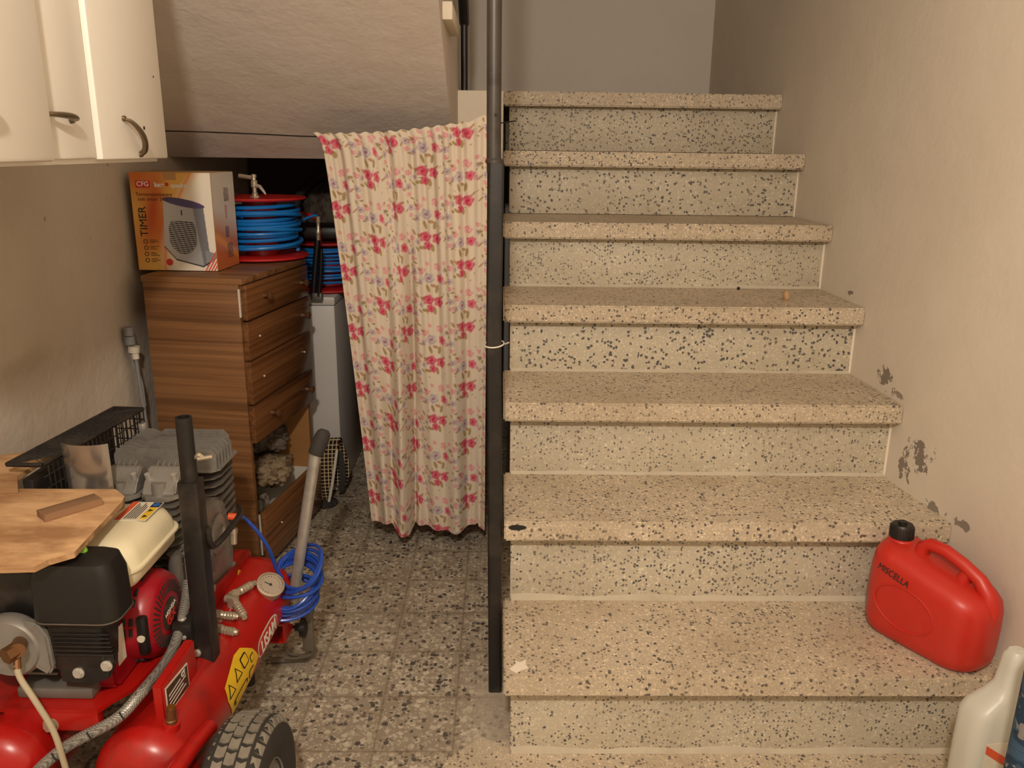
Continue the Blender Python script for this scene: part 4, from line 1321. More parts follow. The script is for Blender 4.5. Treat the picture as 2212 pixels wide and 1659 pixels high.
bm = B(); hexbolt(bm, (-0.022, -0.2625, 0.425), (0, -1, 0), 0.0075, 0.006); hexbolt(bm, (0.028, -0.2625, 0.440), (0, -1, 0), 0.0075, 0.006); bm.verts.index_update(); split('bolt', bm, M['steel'], af, 0.012)
bm = B()
for k in range(3):
    box(bm, (0.010 + (k % 2) * 0.002, -0.2635, 0.452 + k * 0.008), (0.016 + (k % 2) * 0.002, -0.2620, 0.457 + k * 0.008))
cpo('choke_mark', bm, M['label'], par=af)
bm = B()
for k in range(6):
    z = 0.463 + k * 0.008
    box(bm, (-0.055, -0.270, z), (0.046 - k * 0.001, -0.262, z + 0.003), 0.001)
cpo('cooling_rib', bm, M['plastblack'], par=af)
bm = B(); tube(bm, [(0.0, -0.236, 0.632), (0.0, -0.236, 0.650)], [0.010, 0.006], 10); cpo('wing_nut', bm, M['green'], par=af)
# muffler / carburettor side
bm = B(); box(bm, (-0.21, -0.235, 0.50), (-0.092, -0.10, 0.60), 0.012); box(bm, (-0.20, -0.18, 0.44), (-0.12, -0.10, 0.51), 0.01); cpo('silencer', bm, M['black'])
bm = B(); lathe(bm, [(0, 0), (0.055, 0.0), (0.058, 0.006), (0.056, 0.02), (0.050, 0.028), (0.0, 0.030)], (-0.128, -0.250, 0.478), (0, -1, 0), 36); 
prism(bm, [(-0.09, 0.44), (-0.068, 0.425), (-0.058, 0.44), (-0.060, 0.50), (-0.075, 0.525), (-0.10, 0.53)], -0.274, -0.258, 'xz', bev=0.004)
vc = cpo('valve_cover', bm, M['alu'])
bm = B(); cyl(bm, (-0.105, -0.276, 0.492), (-0.085, -0.315, 0.502), 0.012, n=16); cyl(bm, (-0.092, -0.306, 0.498), (-0.100, -0.325, 0.497), 0.014, n=6); cpo('copper_plug', bm, M['copper'])
bm = B(); cyl(bm, (-0.092, -0.308, 0.488), (-0.088, -0.318, 0.470), 0.006, n=10); cpo('hose_barb', bm, M['copper'])
bm = B(); tube(bm, [(-0.090, -0.316, 0.476), (-0.083, -0.322, 0.455), (-0.060, -0.33, 0.42), (-0.036, -0.333, 0.365), (-0.026, -0.335, 0.31), (-0.022, -0.33, 0.24), (-0.025, -0.30, 0.16)], 0.0050, 10, sub=6); cpo('breather_tube', bm, M['beige'])
# braided hose
bm = B(); tube(bm, [(0.055, 0.02, 0.44), (0.070, -0.04, 0.415), (0.076, -0.10, 0.385), (0.080, -0.160, 0.378), (0.082, -0.225, 0.384), (0.080, -0.265, 0.386), (0.052, -0.30, 0.362), (-0.030, -0.315, 0.318), (-0.085, -0.33, 0.270), (-0.13, -0.33, 0.20), (-0.14, -0.30, 0.15)], 0.0100, 14, sub=8)
bh = cpo('braided_hose', bm, M['braid'])
bm = B()
for p in smooth_path([(0.080, -0.160, 0.378), (0.082, -0.225, 0.384), (0.080, -0.265, 0.386), (0.052, -0.30, 0.362), (-0.030, -0.315, 0.318), (-0.085, -0.33, 0.270)], 4)[2::3]:
    a = random.uniform(0, 1)
    tube(bm, [p + V((-0.003, -0.0085, 0.008)), p + V((0.002, -0.0105, 0.000)), p + V((0.004, -0.009, -0.006))], 0.0016, 5)
bm.verts.index_update(); split('tracer_mark', bm, M['hole'], bh)

# ---- pump with finned cylinders
def fins(bm, c, sx, sy, z0, z1, n, th=0.0022, r=0.012):
    for k in range(n):
        z = z0 + (z1 - z0) * k / (n - 1)
        m = 1 - 0.12 * math.sin(k * 1.3) * 0
        prism(bm, rrect(c[0], c[1], sx / 2 * m, sy / 2 * m, r, 2), z, z + th)
def fcyl(name, c, label=None):
    bm = B()
    cyl(bm, (c[0], c[1], 0.40), (c[0], c[1], 0.60), 0.024, n=24)
    fins(bm, c, 0.076, 0.076, 0.455, 0.588, 9)
    return cpo(name, bm, M['alud'])
for c in ((-0.088, 0.095), (-0.006, 0.095)):
    cy = fcyl('finned_cylinder', c)
    bm = B()
    prism(bm, [(c[0] + a, c[1] + b) for a, b in ((-.038, -.022), (-.022, -.038), (.022, -.038), (.040, -.018), (.040, .022), (.022, .038), (-.022, .038), (-.038, .022))], 0.600, 0.610, bev=0.0015)
    # inclined head with a round port
    prism(bm, [(c[1] - 0.030, 0.610), (c[1] + 0.040, 0.610), (c[1] + 0.040, 0.652), (c[1] + 0.015, 0.656), (c[1] - 0.014, 0.632)], c[0] - 0.034, c[0] + 0.034, 'yz', bev=0.003)
    cyl(bm, (c[0] - 0.002, c[1] - 0.018, 0.600), (c[0] - 0.002, c[1] - 0.016, 0.634), 0.015, n=20)
    for k in range(4):
        prism(bm, [(c[1] - 0.010, 0.634), (c[1] + 0.016, 0.656), (c[1] + 0.030, 0.664), (c[1] + 0.030, 0.655)], c[0] - 0.018 + k * 0.012, c[0] - 0.016 + k * 0.012, 'yz')
    hd = cpo('cylinder_head', bm, M['alu'], par=cy)
    bm = B()
    for q in (-0.027, 0.027):
        cyl(bm, (c[0] + q, c[1] - 0.004, 0.630), (c[0] + q, c[1] - 0.010, 0.650), 0.0055, n=12)
    bm.verts.index_update(); split('head_bolt', bm, M['steel'], cy)
# rear large head with lengthwise fins
bm = B()
cyl(bm, (-0.055, 0.27, 0.40), (-0.055, 0.27, 0.60), 0.045, n=24)
fins(bm, (-0.045, 0.27), 0.215, 0.135, 0.455, 0.605, 9, 0.003, 0.03)
rc = cpo('finned_cylinder', bm, M['alud'])
bm = B()
prism(bm, [(-0.16, 0.212), (-0.145, 0.195), (0.055, 0.195), (0.070, 0.212), (0.070, 0.325), (0.045, 0.345), (-0.14, 0.345), (-0.16, 0.325)], 0.608, 0.613, bev=0.001)
for k in range(8):
    v = 0.203 + k * 0.0190
    x1 = 0.066 - (0.018 if k > 5 else 0)
    prism(bm, [(-0.158, 0.612), (x1, 0.612), (x1, 0.646), (x1 - 0.012, 0.660), (-0.10, 0.660), (-0.11, 0.652), (-0.128, 0.660), (-0.150, 0.660), (-0.158, 0.645)], v, v + 0.0028, 'xz')
for q in (-0.11, -0.05, 0.01):
    cyl(bm, (q, 0.213, 0.62), (q, 0.213, 0.648), 0.010, n=14)
cpo('finned_head', bm, M['alu'], par=rc)
bm = B(); cyl(bm, (-0.02, 0.214, 0.640), (-0.02, 0.212, 0.653), 0.006, n=10); cpo('brass_plug', bm, M['brass'], par=rc)
# pump crankcase
bm = B()
prism(bm, [(0.10, 0.35), (0.235, 0.30), (0.275, 0.34), (0.285, 0.41), (0.262, 0.47), (0.245, 0.53), (0.20, 0.55), (0.11, 0.55), (0.08, 0.50), (0.07, 0.40)], -0.115, 0.058, 'yz', bev=0.006)
cc = cpo('pump_crankcase', bm, M['alu'])
bm = B(); lathe(bm, [(0.0, 0), (0.043, 0), (0.046, 0.006), (0.040, 0.010), (0.022, 0.012), (0.018, 0.007), (0, 0.007)], (0.057, 0.19, 0.465), (1, 0, 0), 36); cpo('bearing_cover', bm, M['alu'], par=cc)
bm = B(); lathe(bm, [(0, 0), (0.011, 0), (0.011, 0.014), (0.008, 0.016), (0.008, 0.022), (0, 0.022)], (0.058, 0.095, 0.385), (1, 0, 0), 18); cpo('oil_plug', bm, M['nickel'], par=cc)
bm = B(); tube(bm, [(0.059, 0.13, 0.36), (0.062, 0.23, 0.33), (0.062, 0.265, 0.355)], 0.005, 8); prism(bm, [(0.10, 0.42), (0.14, 0.46), (0.135, 0.40)], 0.058, 0.068, 'yz'); cpo('casting_rib', bm, M['alud'], par=cc)
bm = B(); lathe(bm, [(0, 0), (0.010, 0.0), (0.010, 0.012), (0.0, 0.014)], (0.066, 0.265, 0.430), (0, 0.2, 1), 14); lathe(bm, [(0, 0), (0.008, 0.0), (0.008, 0.03), (0.0, 0.03)], (0.066, 0.262, 0.405), (0, 0.2, 1), 14); cpo('safety_valve', bm, M['nickel'])
bm = B(); lathe(bm, [(0, 0), (0.008, 0), (0.008, 0.02), (0.006, 0.024), (0, 0.024)], (0.070, 0.230, 0.490), (0.9, 0.3, -0.2), 14); cpo('hose_union', bm, M['orange'])
bm = B(); cyl(bm, (-0.05, 0.02, 0.38), (-0.05, 0.02, 0.47), 0.022, n=20); cyl(bm, (0.03, 0.03, 0.352), (0.03, 0.03, 0.50), 0.014, n=16); cpo('intake_filter', bm, M['alud'])
# belt guard
gd = cpo
bm = B()
A = [V((-0.262, 0.00, 0.700)), V((-0.228, 0.365, 0.700)), V((-0.158, 0.360, 0.700)), V((-0.192, 0.00, 0.700))]
for a, b in ((0, 1), (1, 2), (2, 3), (3, 0)):
    tube(bm, [A[a], A[b]], 0.0045, 6)
nd = 34
for k in range(nd):
    t0 = k / nd
    for sgn in (0, 1):
        p = A[0].lerp(A[1], t0) if sgn == 0 else A[3].lerp(A[2], t0)
        tt = min(1, t0 + 0.17)
        q = A[3].lerp(A[2], tt) if sgn == 0 else A[0].lerp(A[1], tt)
        tube(bm, [p, q], 0.0013, 4)
for a, b in ((2, 3), (1, 2)):
    for k in range(25 if a == 2 else 6):
        p = A[a].lerp(A[b], k / (25 if a == 2 else 6))
        tube(bm, [p, p - V((0, 0, 0.30 if a == 1 else 0.11))], 0.0016, 4)
    for z in (0.025, 0.05, 0.075, 0.11):
        tube(bm, [A[a] - V((0, 0, z)), A[b] - V((0, 0, z))], 0.0016, 4)
cpo('belt_guard', bm, M['black'])
bm = B(); box(bm, (-0.245, 0.01, 0.35), (-0.222, 0.34, 0.665), 0.004); cpo('guard_back', bm, M['black'])
bm = B(); lathe(bm, [(0.0, 0), (0.03, 0.0), (0.03, 0.010), (0.105, 0.010), (0.112, 0.0), (0.112, 0.022), (0.1, 0.018), (0.0, 0.022)], (-0.218, 0.20, 0.49), (1, 0, 0), 40); cpo('flywheel', bm, M['black'])
bm = B(); box(bm, (-0.160, 0.330, 0.655), (-0.146, 0.350, 0.672), 0.003); cpo('guard_clip', bm, M['steel'])
# curved steel heat shield
bm = B()
rings = []
for k in range(13):
    a = R(-60 + 10 * k)
    x = -0.120 + 0.052 * math.sin(a); y = 0.045 - 0.030 * math.cos(a)
    rings.append([(x, y, 0.600), (x, y + 0.0012, 0.600), (x * 1.02, y + 0.0012, 0.735), (x * 1.02, y, 0.735)])
loft(bm, rings); cpo('heat_shield', bm, M['shield'])

# ---- fittings and gauge
bm = B(); lathe(bm, [(0, 0), (0.008, 0), (0.008, 0.03), (0, 0.03)], (0.130, 0.215, 0.305), (0.4, -0.1, 1), 12); cpo('gauge_stem', bm, M['nickel'])
gdir = V((0.42, -0.38, 0.85)).normalized()
gc = V((0.160, 0.215, 0.326))
bm = B(); lathe(bm, [(0, -0.026), (0.028, -0.026), (0.0300, -0.022), (0.0300, -0.002), (0.0320, -0.001), (0.0320, 0.004), (0.0275, 0.005), (0.0275, 0.001), (0, 0.001)], gc, gdir, 40)
gb = cpo('pressure_gauge', bm, M['nickel'])
bm = B(); lathe(bm, [(0, 0.0012), (0.0268, 0.0012), (0.0268, 0.0018), (0, 0.0018)], gc, gdir, 40); cpo('dial_face', bm, M['dial'], par=gb)
bm = B()
gx, gy, _ = frame(gdir)
box_pts = [gc + gdir * 0.003 + gx * 0.002 + gy * -0.004, gc + gdir * 0.003 - gx * 0.009 + gy * 0.012]
tube(bm, box_pts, 0.0011, 5); cyl(bm, gc + gdir * 0.0015, gc + gdir * 0.0035, 0.003, n=10)
for k in range(17):
    a = R(-45 + k * 270 / 16)
    tube(bm, [gc + gdir * 0.002 + (gx * math.cos(a) + gy * math.sin(a)) * 0.0200, gc + gdir * 0.002 + (gx * math.cos(a) + gy * math.sin(a)) * 0.0235], 0.0006, 4)
cpo('dial_needle', bm, M['ink'], par=gb)
def fitting(p, q, name='quick_coupling'):
    p, q = V(p), V(q)
    Lh = (q - p).length
    bm = B()
    pr = [(0, 0), (0.009, 0), (0.009, Lh * 0.30), (0.0068, Lh * 0.32)]
    for k in range(4):
        z = Lh * (0.36 + k * 0.13)
        pr += [(0.0092, z), (0.0092, z + Lh * 0.07), (0.0078, z + Lh * 0.08)]
    pr += [(0.006, Lh * 0.9), (0.006, Lh), (0.0, Lh)]
    lathe(bm, pr, p, q - p, 18)
    cyl(bm, p - (q - p).normalized() * 0.004, p + (q - p).normalized() * Lh * 0.2, 0.0105, n=6)
    cpo(name, bm, M['nickel'])
fitting((0.105, 0.120, 0.352), (0.133, 0.190, 0.346))
fitting((0.118, 0.100, 0.350), (0.152, 0.060, 0.336))
fitting((0.098, 0.048, 0.350), (0.140, 0.055, 0.342))
fitting((0.112, 0.016, 0.336), (0.152, 0.014, 0.330))
bm = B(); cyl(bm, (0.108, 0.108, 0.330), (0.108, 0.108, 0.358), 0.010, n=12); cyl(bm, (0.096, 0.11, 0.352), (0.122, 0.104, 0.352), 0.009, n=12); cyl(bm, (0.10, 0.05, 0.33), (0.10, 0.05, 0.35), 0.009, n=12); cpo('manifold', bm, M['nickel'])
# stickers wrapped on tank
def wrap(name, mat, poly, lift=0.0008, par=None, label=None):
    """poly in (v, angle deg) on right tank; angle 0 = +u side, 90 = top"""
    bm = B()
    k = 14
    vs0 = min(p[0] for p in poly); 
    pts = [V((TR + lift) * 1 * V((math.cos(R(a)), 0, math.sin(R(a)))) + V((0.09, v, 0.25))) for v, a in poly]
    f = bm.faces.new([bm.verts.new(p) for p in pts])
    bmesh.ops.triangulate(bm, faces=[f])
    bmesh.ops.subdivide_edges(bm, edges=bm.edges, cuts=3, use_grid_fill=True)
    for v in bm.verts:
        d = V((v.co.x - 0.09, 0, v.co.z - 0.25))
        d.normalize()
        v.co = V((0.09, v.co.y, 0.25)) + d * (TR + lift)
    return cpo(name, bm, mat, par=par, label=label)
def rr2(vc, ac, hv, ha, r=0.4, k=4):
    out = []
    for (sx, sy, a0) in ((1, 1, 0), (-1, 1, 90), (-1, -1, 180), (1, -1, 270)):
        for i in range(k + 1):
            a = R(a0 + 90 * i / k)
            out.append((vc + hv * (sx * (1 - r) + r * math.cos(a)), ac + ha * (sy * (1 - r) + r * math.sin(a))))
    return out
s1 = wrap('brand_sticker', M['label'], rr2(0.125, 2, 0.070, 15, 0.7))
wrap('brand_sticker_field', M['redink'], rr2(0.125, 2, 0.066, 12.5, 0.7), 0.0014, s1)
an = R(2)
text('brand_lettering', 'LISAM', 0.040, V((0.09 + math.cos(an) * (TR + 0.003), 0.125, 0.25 + math.sin(an) * (TR + 0.003))), (0, 1, 0), (-math.sin(an), 0, math.cos(an)), M['whiteink'], s1, bold=0.0008)
s2 = wrap('warning_sticker', M['yellow'], [(0.055, -2), (0.035, 20), (0.0, 38), (-0.03, 40), (-0.115, 28), (-0.125, 12), (-0.11, -16), (-0.08, -20), (0.0, -16)])
for (v, a, w_, h_) in ((-0.10, 18, .018, 8), (-0.055, 22, .018, 8), (-0.012, 22, .016, 8), (0.02, 12, .010, 5), (-0.06, -4, .04, 4), (0.005, -4, .014, 6)):
    fr = wrap('pictogram', M['ink'], [(v - w_, a - h_), (v + w_, a - h_), (v, a + h_)] if w_ == .018 else rr2(v, a, w_, h_, 0.3, 2), 0.0014, s2)
    wrap('pictogram_field', M['yellow'], [(v - w_ * .7, a - h_ * .75), (v + w_ * .7, a - h_ * .75), (v, a + h_ * .65)] if w_ == .018 else rr2(v, a, w_ * .8, h_ * .75, 0.3, 2), 0.0019, fr)
# square socket tube, jockey stand
bm = B()
def hollow(bm, lo, hi, t=0.004):
    box(bm, lo, (hi[0], hi[1], lo[2] + t)); box(bm, (lo[0], lo[1], hi[2] - t), hi)
    box(bm, (lo[0], lo[1], lo[2] + t), (lo[0] + t, hi[1], hi[2] - t)); box(bm, (hi[0] - t, lo[1], lo[2] + t), (hi[0], hi[1], hi[2] - t))
hollow(bm, (0.128, 0.262, 0.142), (0.170, 0.330, 0.196))
box(bm, (0.08, 0.300, 0.15), (0.130, 0.325, 0.19), 0.002)
cpo('socket_tube', bm, M['red'])
pole0, pole1 = V((0.166, 0.325, 0.165)), V((0.254, 0.325, 0.618))
bm = B(); tube(bm, [pole0, pole1], 0.0135, 20)
cpo('tow_handle', bm, M['galv'])
dd = (pole1 - pole0).normalized()
bm = B(); lathe(bm, [(0.0, 0), (0.0165, 0.0), (0.018, 0.006), (0.018, 0.045), (0.0155, 0.056), (0.010, 0.062), (0.0, 0.063)], pole1 - dd * 0.012, dd + V((0.20, 0.25, 0)), 22); cpo('handle_grip', bm, M['rubber'])
bm = B()
cyl(bm, (0.206, 0.365, 0.165), (0.206, 0.365, 0.215), 0.011, n=14)
box(bm, (0.183, 0.357, 0.055), (0.212, 0.372, 0.170), 0.003)
tube(bm, [(0.206, 0.366, 0.08), (0.205, 0.370, 0.045), (0.170, 0.372, 0.030), (0.13, 0.372, 0.028)], 0.007, 8, sub=4)
tube(bm, [(0.09, 0.385, 0.008), (0.13, 0.388, 0.010), (0.180, 0.392, 0.012), (0.205, 0.375, 0.045)], 0.008, 8, sub=4)
tube(bm, [(0.150, 0.31, 0.145), (0.148, 0.33, 0.10), (0.150, 0.345, 0.06), (0.168, 0.36, 0.045)], 0.004, 8, sub=4)
cpo('stand_bracket', bm, M['greybracket'])
bm = B(); lathe(bm, [(0, 0), (0.010, 0), (0.010, 0.012), (0.024, 0.014), (0.024, 0.026), (0.01, 0.03), (0, 0.03)], (0.170, 0.352, 0.130), (1, 0, 0), 20); cyl(bm, (0.150, 0.352, 0.130), (0.175, 0.352, 0.130), 0.004, n=8); cpo('clamp_knob', bm, M['plastblack'])

# ---- wheels
def wheel(u):
    W0, W1 = u, u + 0.100
    c = V((0, -0.28, 0.165))
    bm = B()
    prof = [(0.080, 0.012), (0.088, 0.004), (0.120, -0.003), (0.142, 0.001), (0.154, 0.010), (0.1585, 0.022), (0.161, 0.050), (0.1585, 0.078), (0.154, 0.090), (0.142, 0.099), (0.120, 0.103), (0.088, 0.096), (0.080, 0.088)]
    lathe(bm, [(r, u + x) for r, x in prof], (0, c.y, c.z), (1, 0, 0), 90)
    ty = cpo('tyre', bm, M['tiregroove'])
    bm = B()
    rows = [(0.004, 0.020, 0.1545), (0.023, 0.040, 0.1605), (0.043, 0.060, 0.1635), (0.063, 0.080, 0.1605), (0.083, 0.098, 0.1545)]
    nb = 36
    for ri, (x0, x1, rr) in enumerate(rows):
        for k in range(nb):
            a0 = 2 * PI * (k + 0.5 * (ri % 2)) / nb
            aw = 2 * PI / nb * 0.37
            vs = []
            for (dr) in (0.0, 1.0):
                for (x, aa) in ((x0, a0 - aw), ((x0 + x1) / 2, a0 - aw * 0.62), (x1, a0 - aw), (x1, a0 + aw), ((x0 + x1) / 2, a0 + aw * 1.25), (x0, a0 + aw)):
                    rad = (rr - 0.007) + dr * 0.0085
                    if ri == 0 and x == x0: rad -= 0.010
                    if ri == 4 and x == x1: rad -= 0.010
                    vs.append(bm.verts.new((u + x, c.y + rad * math.cos(aa), c.z + rad * math.sin(aa))))
            bm.faces.new(vs[6:])
            for j in range(6):
                bm.faces.new((vs[j], vs[(j + 1) % 6], vs[6 + (j + 1) % 6], vs[6 + j]))
    cpo('tread_block', bm, M['tire'], par=ty, smooth=None)
    bm = B()
    lathe(bm, [(0.0, u + 0.03), (0.03, u + 0.03), (0.05, u + 0.045), (0.080, u + 0.04), (0.086, u + 0.008), (0.083, u + 0.006), (0.078, u + 0.05), (0.083, u + 0.094), (0.086, u + 0.092), (0.080, u + 0.078), (0.05, u + 0.074), (0.03, u + 0.09), (0.0, u + 0.09)], (0, c.y, c.z), (1, 0, 0), 48)
    cpo('wheel_rim', bm, M['rim'])
wheel(0.203); wheel(-0.375)
bm = B(); cyl(bm, (-0.375 + 0.04, -0.28, 0.165), (0.275, -0.28, 0.165), 0.010, n=12); box(bm, (-0.18, -0.30, 0.16), (-0.15, -0.26, 0.20)); box(bm, (0.08, -0.30, 0.16), (0.11, -0.26, 0.20)); cpo('axle', bm, M['black'])
bm = B(); cyl(bm, (-0.165, 0.28, 0.0), (-0.165, 0.28, 0.17), 0.015, n=12); cyl(bm, (0.06, 0.30, 0.0), (0.06, 0.30, 0.17), 0.015, n=12); cpo('foot', bm, M['rubber'])

# loose things on the compressor (world space through its frame)
CPM = Matrix.Translation((-0.70, 0, Z0)) @ Matrix.Rotation(R(-1.5), 4, 'Z')
def place(o):
    o.matrix_world = CPM @ o.matrix_world
    return o
bm = B()
pl = [(-0.300, -0.330), (-0.078, -0.332), (-0.027, -0.327), (-0.018, -0.305), (0.010, -0.278), (0.002, -0.180), (-0.006, -0.080), (-0.012, -0.055), (-0.045, -0.022), (-0.237, -0.028), (-0.300, -0.030)]
prism(bm, pl, 0.652, 0.662)
for f in bm.faces:
    f.material_index = 0 if abs(f.normal.z) > 0.5 else 1
bm.normal_update()
for f in bm.faces:
    f.material_index = 0 if abs(f.normal.z) > 0.5 else 1
tag(place(obj('plywood_board', bm, [M['ply'], M['ply_e']], None, None)), 'larger weathered plywood board covering the engine, front edge broken', 'board')
bm = B(); prism(bm, [(-0.36, -0.06), (-0.215, -0.05), (-0.252, 0.010), (-0.252, 0.135), (-0.313, 0.138), (-0.36, 0.118)], 0.6625, 0.6725)
bm.normal_update()
for f in bm.faces:
    f.material_index = 0 if abs(f.normal.z) > 0.5 else 1
tag(place(obj('plywood_board', bm, [M['ply'], M['ply_e']], None, None)), 'smaller plywood board by the wall behind the larger one', 'board')
bm = B(); box(bm, (-0.050, -0.018, 0), (0.050, 0.018, 0.013), 0.0012)
o = obj('wood_offcut', bm, M['blockwood']); o.matrix_world = CPM @ Matrix.Translation((-0.078, -0.122, 0.662)) @ Matrix.Rotation(R(50), 4, 'Z')
tag(o, 'short grey-brown wood offcut lying on the plywood', 'wood block')

# coiled blue hose hanging on the pole
bm = B()
rr = random.Random(5)
c = V((0.202, 0.300, 0.288))
paths = []
for k in range(11):
    tilt = -0.50 + 0.16 * k + rr.uniform(-.05, .05)
    ax = V((0.15 * math.sin(k), -0.55, 1.0 - 0.06 * k)).normalized()
    ax = (Matrix.Rotation(R(-32 + 5.5 * k + rr.uniform(-4, 4)), 3, 'Y') @ V((0.0, -0.45, 1))).normalized()
    x, y, d = frame(ax)
    rad = 0.056 + rr.uniform(-0.004, 0.007)
    cc_ = c + V((0.004 - 0.003 * k + rr.uniform(-.004, .004), rr.uniform(-.006, .006), 0.042 - 0.0085 * k))
    pts = [cc_ + (x * math.cos(a) * (rad * 1.18) + y * math.sin(a) * rad * 0.95) + d * 0.006 * math.sin(2 * a + k) for a in [2 * PI * j / 26 for j in range(26)]]
    tube(bm, pts, 0.0044, 8, closed=True)
hz = place(obj('coiled_air_hose', bm, M['hoseblue']))
tag(hz, 'coiled thin blue air hose hung on the silver handle', 'hose')
bm = B(); tube(bm, [(0.093, 0.238, 0.487), (0.105, 0.243, 0.478), (0.130, 0.255, 0.435), (0.146, 0.27, 0.385), (0.152, 0.285, 0.335), (0.165, 0.29, 0.300)], 0.0044, 8, sub=6)
o = obj('hose_tail', bm, M['hoseblue'], hz)

# ------------------------------------------------------------------ red jerrycan
jc = thing('jerrycan', 'red plastic jerrycan with black cap standing on the first step', 'jerrycan', (0.962, 0.132, 0.213), 0)
jc.rotation_euler = (0, 0, math.atan2(-0.861, 0.509))
jc.scale = (1.08, 1.05, 1.06)
bm = B()
def ell_rr(hx, hy, r, z, k=8, sx=0):
    return [(a + sx, b, z) for a, b in rrect(0, 0, hx, hy, r, k)]
prof = [(0.000, 0.100, 0.050), (0.003, 0.112, 0.060), (0.012, 0.122, 0.068), (0.03, 0.126, 0.071), (0.09, 0.128, 0.072), (0.135, 0.127, 0.071), (0.155, 0.123, 0.068), (0.168, 0.114, 0.060), (0.176, 0.098, 0.046), (0.180, 0.07, 0.03)]
rings = []
for z, a, b in prof:
    rg = []
    for (x, y, zz) in ell_rr(a, b, b * 0.80, z):
        k = max(0.0, (z - 0.09) / 0.09)
        rg.append((x, y, zz + k * (0.010 - x * 0.22)))
    rings.append(rg)
loft(bm, rings)
# handle ridge and hump
def zt(x):
    return 0.182 + 0.010 - x * 0.22
obj('can_body', bm, M['can'], jc, 60)
bm = B()
tube(bm, [(-0.040, 0, zt(-0.04) - 0.016), (-0.036, 0, zt(-0.036) + 0.010), (-0.022, 0, zt(-0.02) + 0.024), (0.010, 0, zt(0.01) + 0.030), (0.050, 0, zt(0.05) + 0.026), (0.085, 0, zt(0.085) + 0.016), (0.104, 0, zt(0.104) - 0.002), (0.114, 0, 0.140), (0.112, 0, 0.10)], [0.017, 0.0145, 0.0135, 0.0135, 0.0135, 0.0145, 0.017, 0.020, 0.016], 16)
bm2 = bm
tube(bm, [(0.052, 0, zt(0.05) - 0.012), (0.058, 0, zt(0.06) + 0.010), (0.066, 0, zt(0.066) + 0.020)], [0.017, 0.012, 0.012], 14)
obj('handle', bm, M['can'], jc, 60)
bm = B(); lathe(bm, [(0.030, -0.010), (0.027, 0.004), (0.022, 0.010), (0.0, 0.010)], (-0.088, 0, zt(-0.088) - 0.012), (-0.05, 0, 1), 28); obj('neck', bm, M['can'], jc, 60)
bm = B()
cz = zt(-0.088) - 0.002
lathe(bm, [(0.0, 0.0), (0.0235, 0.0), (0.0235, 0.026), (0.021, 0.030), (0.009, 0.030), (0.009, 0.036), (0.0, 0.036)], (-0.088, 0, cz), (-0.05, 0, 1), 32)
for k in range(28):
    a = 2 * PI * k / 28
    tube(bm, [(-0.088 + 0.0238 * math.cos(a), 0.0238 * math.sin(a), cz + 0.001), (-0.0895 + 0.0238 * math.cos(a), 0.0238 * math.sin(a), cz + 0.025)], 0.0011, 4)
obj('cap', bm, M['plastblack'], jc)
bm = B()
for rx, rz in ((0.066, 0.046),):
    tube(bm, [(-0.020 + rx * math.cos(a), -0.0712 - 0.0003, 0.090 + rz * math.sin(a) - 0.05 * math.cos(a) * rx) for a in [2 * PI * k / 40 for k in range(40)]], 0.0022, 8, closed=True)
obj('oval_emboss', bm, M['can'], jc)
text('handwriting', 'MISCELLA', 0.0185, (-0.050, -0.0735, 0.155), (1, 0, -0.20), (0.15, 0.30, 1), M['ink'], jc, sx=0.9)

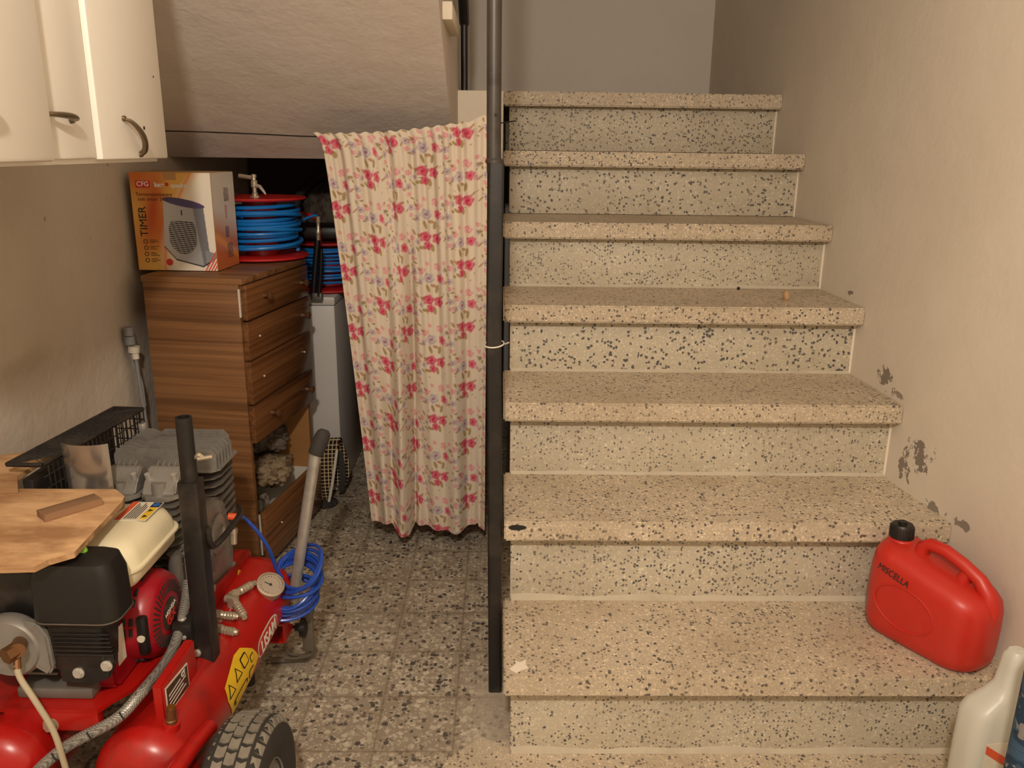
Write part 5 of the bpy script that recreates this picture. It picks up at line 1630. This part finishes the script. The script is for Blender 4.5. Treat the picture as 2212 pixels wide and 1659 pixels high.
# ------------------------------------------------------------------ bottle and roll at the right edge
def bottle():
    t = thing('detergent_bottle', 'milky white plastic bottle with orange and green label by the first step', 'bottle', (0.940, -0.165, Z0 + 0.003), R(8))
    bm = B()
    rings = []
    for z, a, b, sx in ((0, 0.052, 0.032, 0), (0.004, 0.060, 0.038, 0), (0.20, 0.061, 0.039, 0), (0.275, 0.060, 0.038, 0), (0.295, 0.052, 0.034, 0.004), (0.315, 0.034, 0.028, 0.014), (0.335, 0.024, 0.023, 0.020), (0.375, 0.021, 0.021, 0.022), (0.395, 0.020, 0.020, 0.024), (0.405, 0.014, 0.014, 0.024)):
        rings.append([(x + sx, y, z) for x, y in rrect(0, 0, a, b, b * 0.7, 6)])
    loft(bm, rings); obj('bottle_body', bm, M['milky'], t, 50)
    bm = B(); box(bm, (-0.040, -0.0402, 0.02), (0.050, -0.0392, 0.235)); lb = obj('label_sheet', bm, M['label'], t)
    bm = B(); prism(bm, [(-0.040, 0.215), (-0.040, 0.232), (0.050, 0.170), (0.050, 0.150)], -0.0410, -0.0401, 'xz'); obj('label_stripe', bm, M['orange'], lb)
    bm = B(); lathe(bm, [(0, 0), (0.035, 0), (0.035, 0.0008), (0, 0.0008)], (0.004, -0.0402, 0.13), (0, -1, 0), 24); obj('label_fruit', bm, M['green'], lb)
    bm = B(); tube(bm, [(0.02, 0, 0.400), (0.04, 0.0, 0.392), (0.052, 0, 0.36), (0.054, 0, 0.32), (0.046, 0, 0.29)], 0.009, 10, sub=5); obj('bottle_handle', bm, M['milky'], t)
bottle()
t = thing('fabric_roll', 'blue patterned fabric roll at the right edge beside the white bottle', 'roll', (0.908, -0.370, Z0 + 0.003))
bm = B()
lathe(bm, [(0.0, 0), (0.062, 0.0), (0.066, 0.02), (0.065, 0.52), (0.060, 0.540), (0.035, 0.546), (0.030, 0.530), (0.012, 0.528), (0.0, 0.528)], n=36)
obj('roll_body', bm, M['camo'], t, 60)

# ------------------------------------------------------------------ hanging bulb behind the camera
t = thing('ceiling_lamp', 'bare bulb hanging from the ceiling', 'lamp', LAMP + V((0, 0, 0.0)))
bm = B(); tube(bm, [(0, 0, 0.05), (0, 0, 0.83)], 0.003, 6); obj('cord', bm, M['black'], t)
bm = B(); cyl(bm, (0, 0, 0.0), (0, 0, 0.05), 0.02, n=16); obj('socket', bm, M['plastblack'], t)
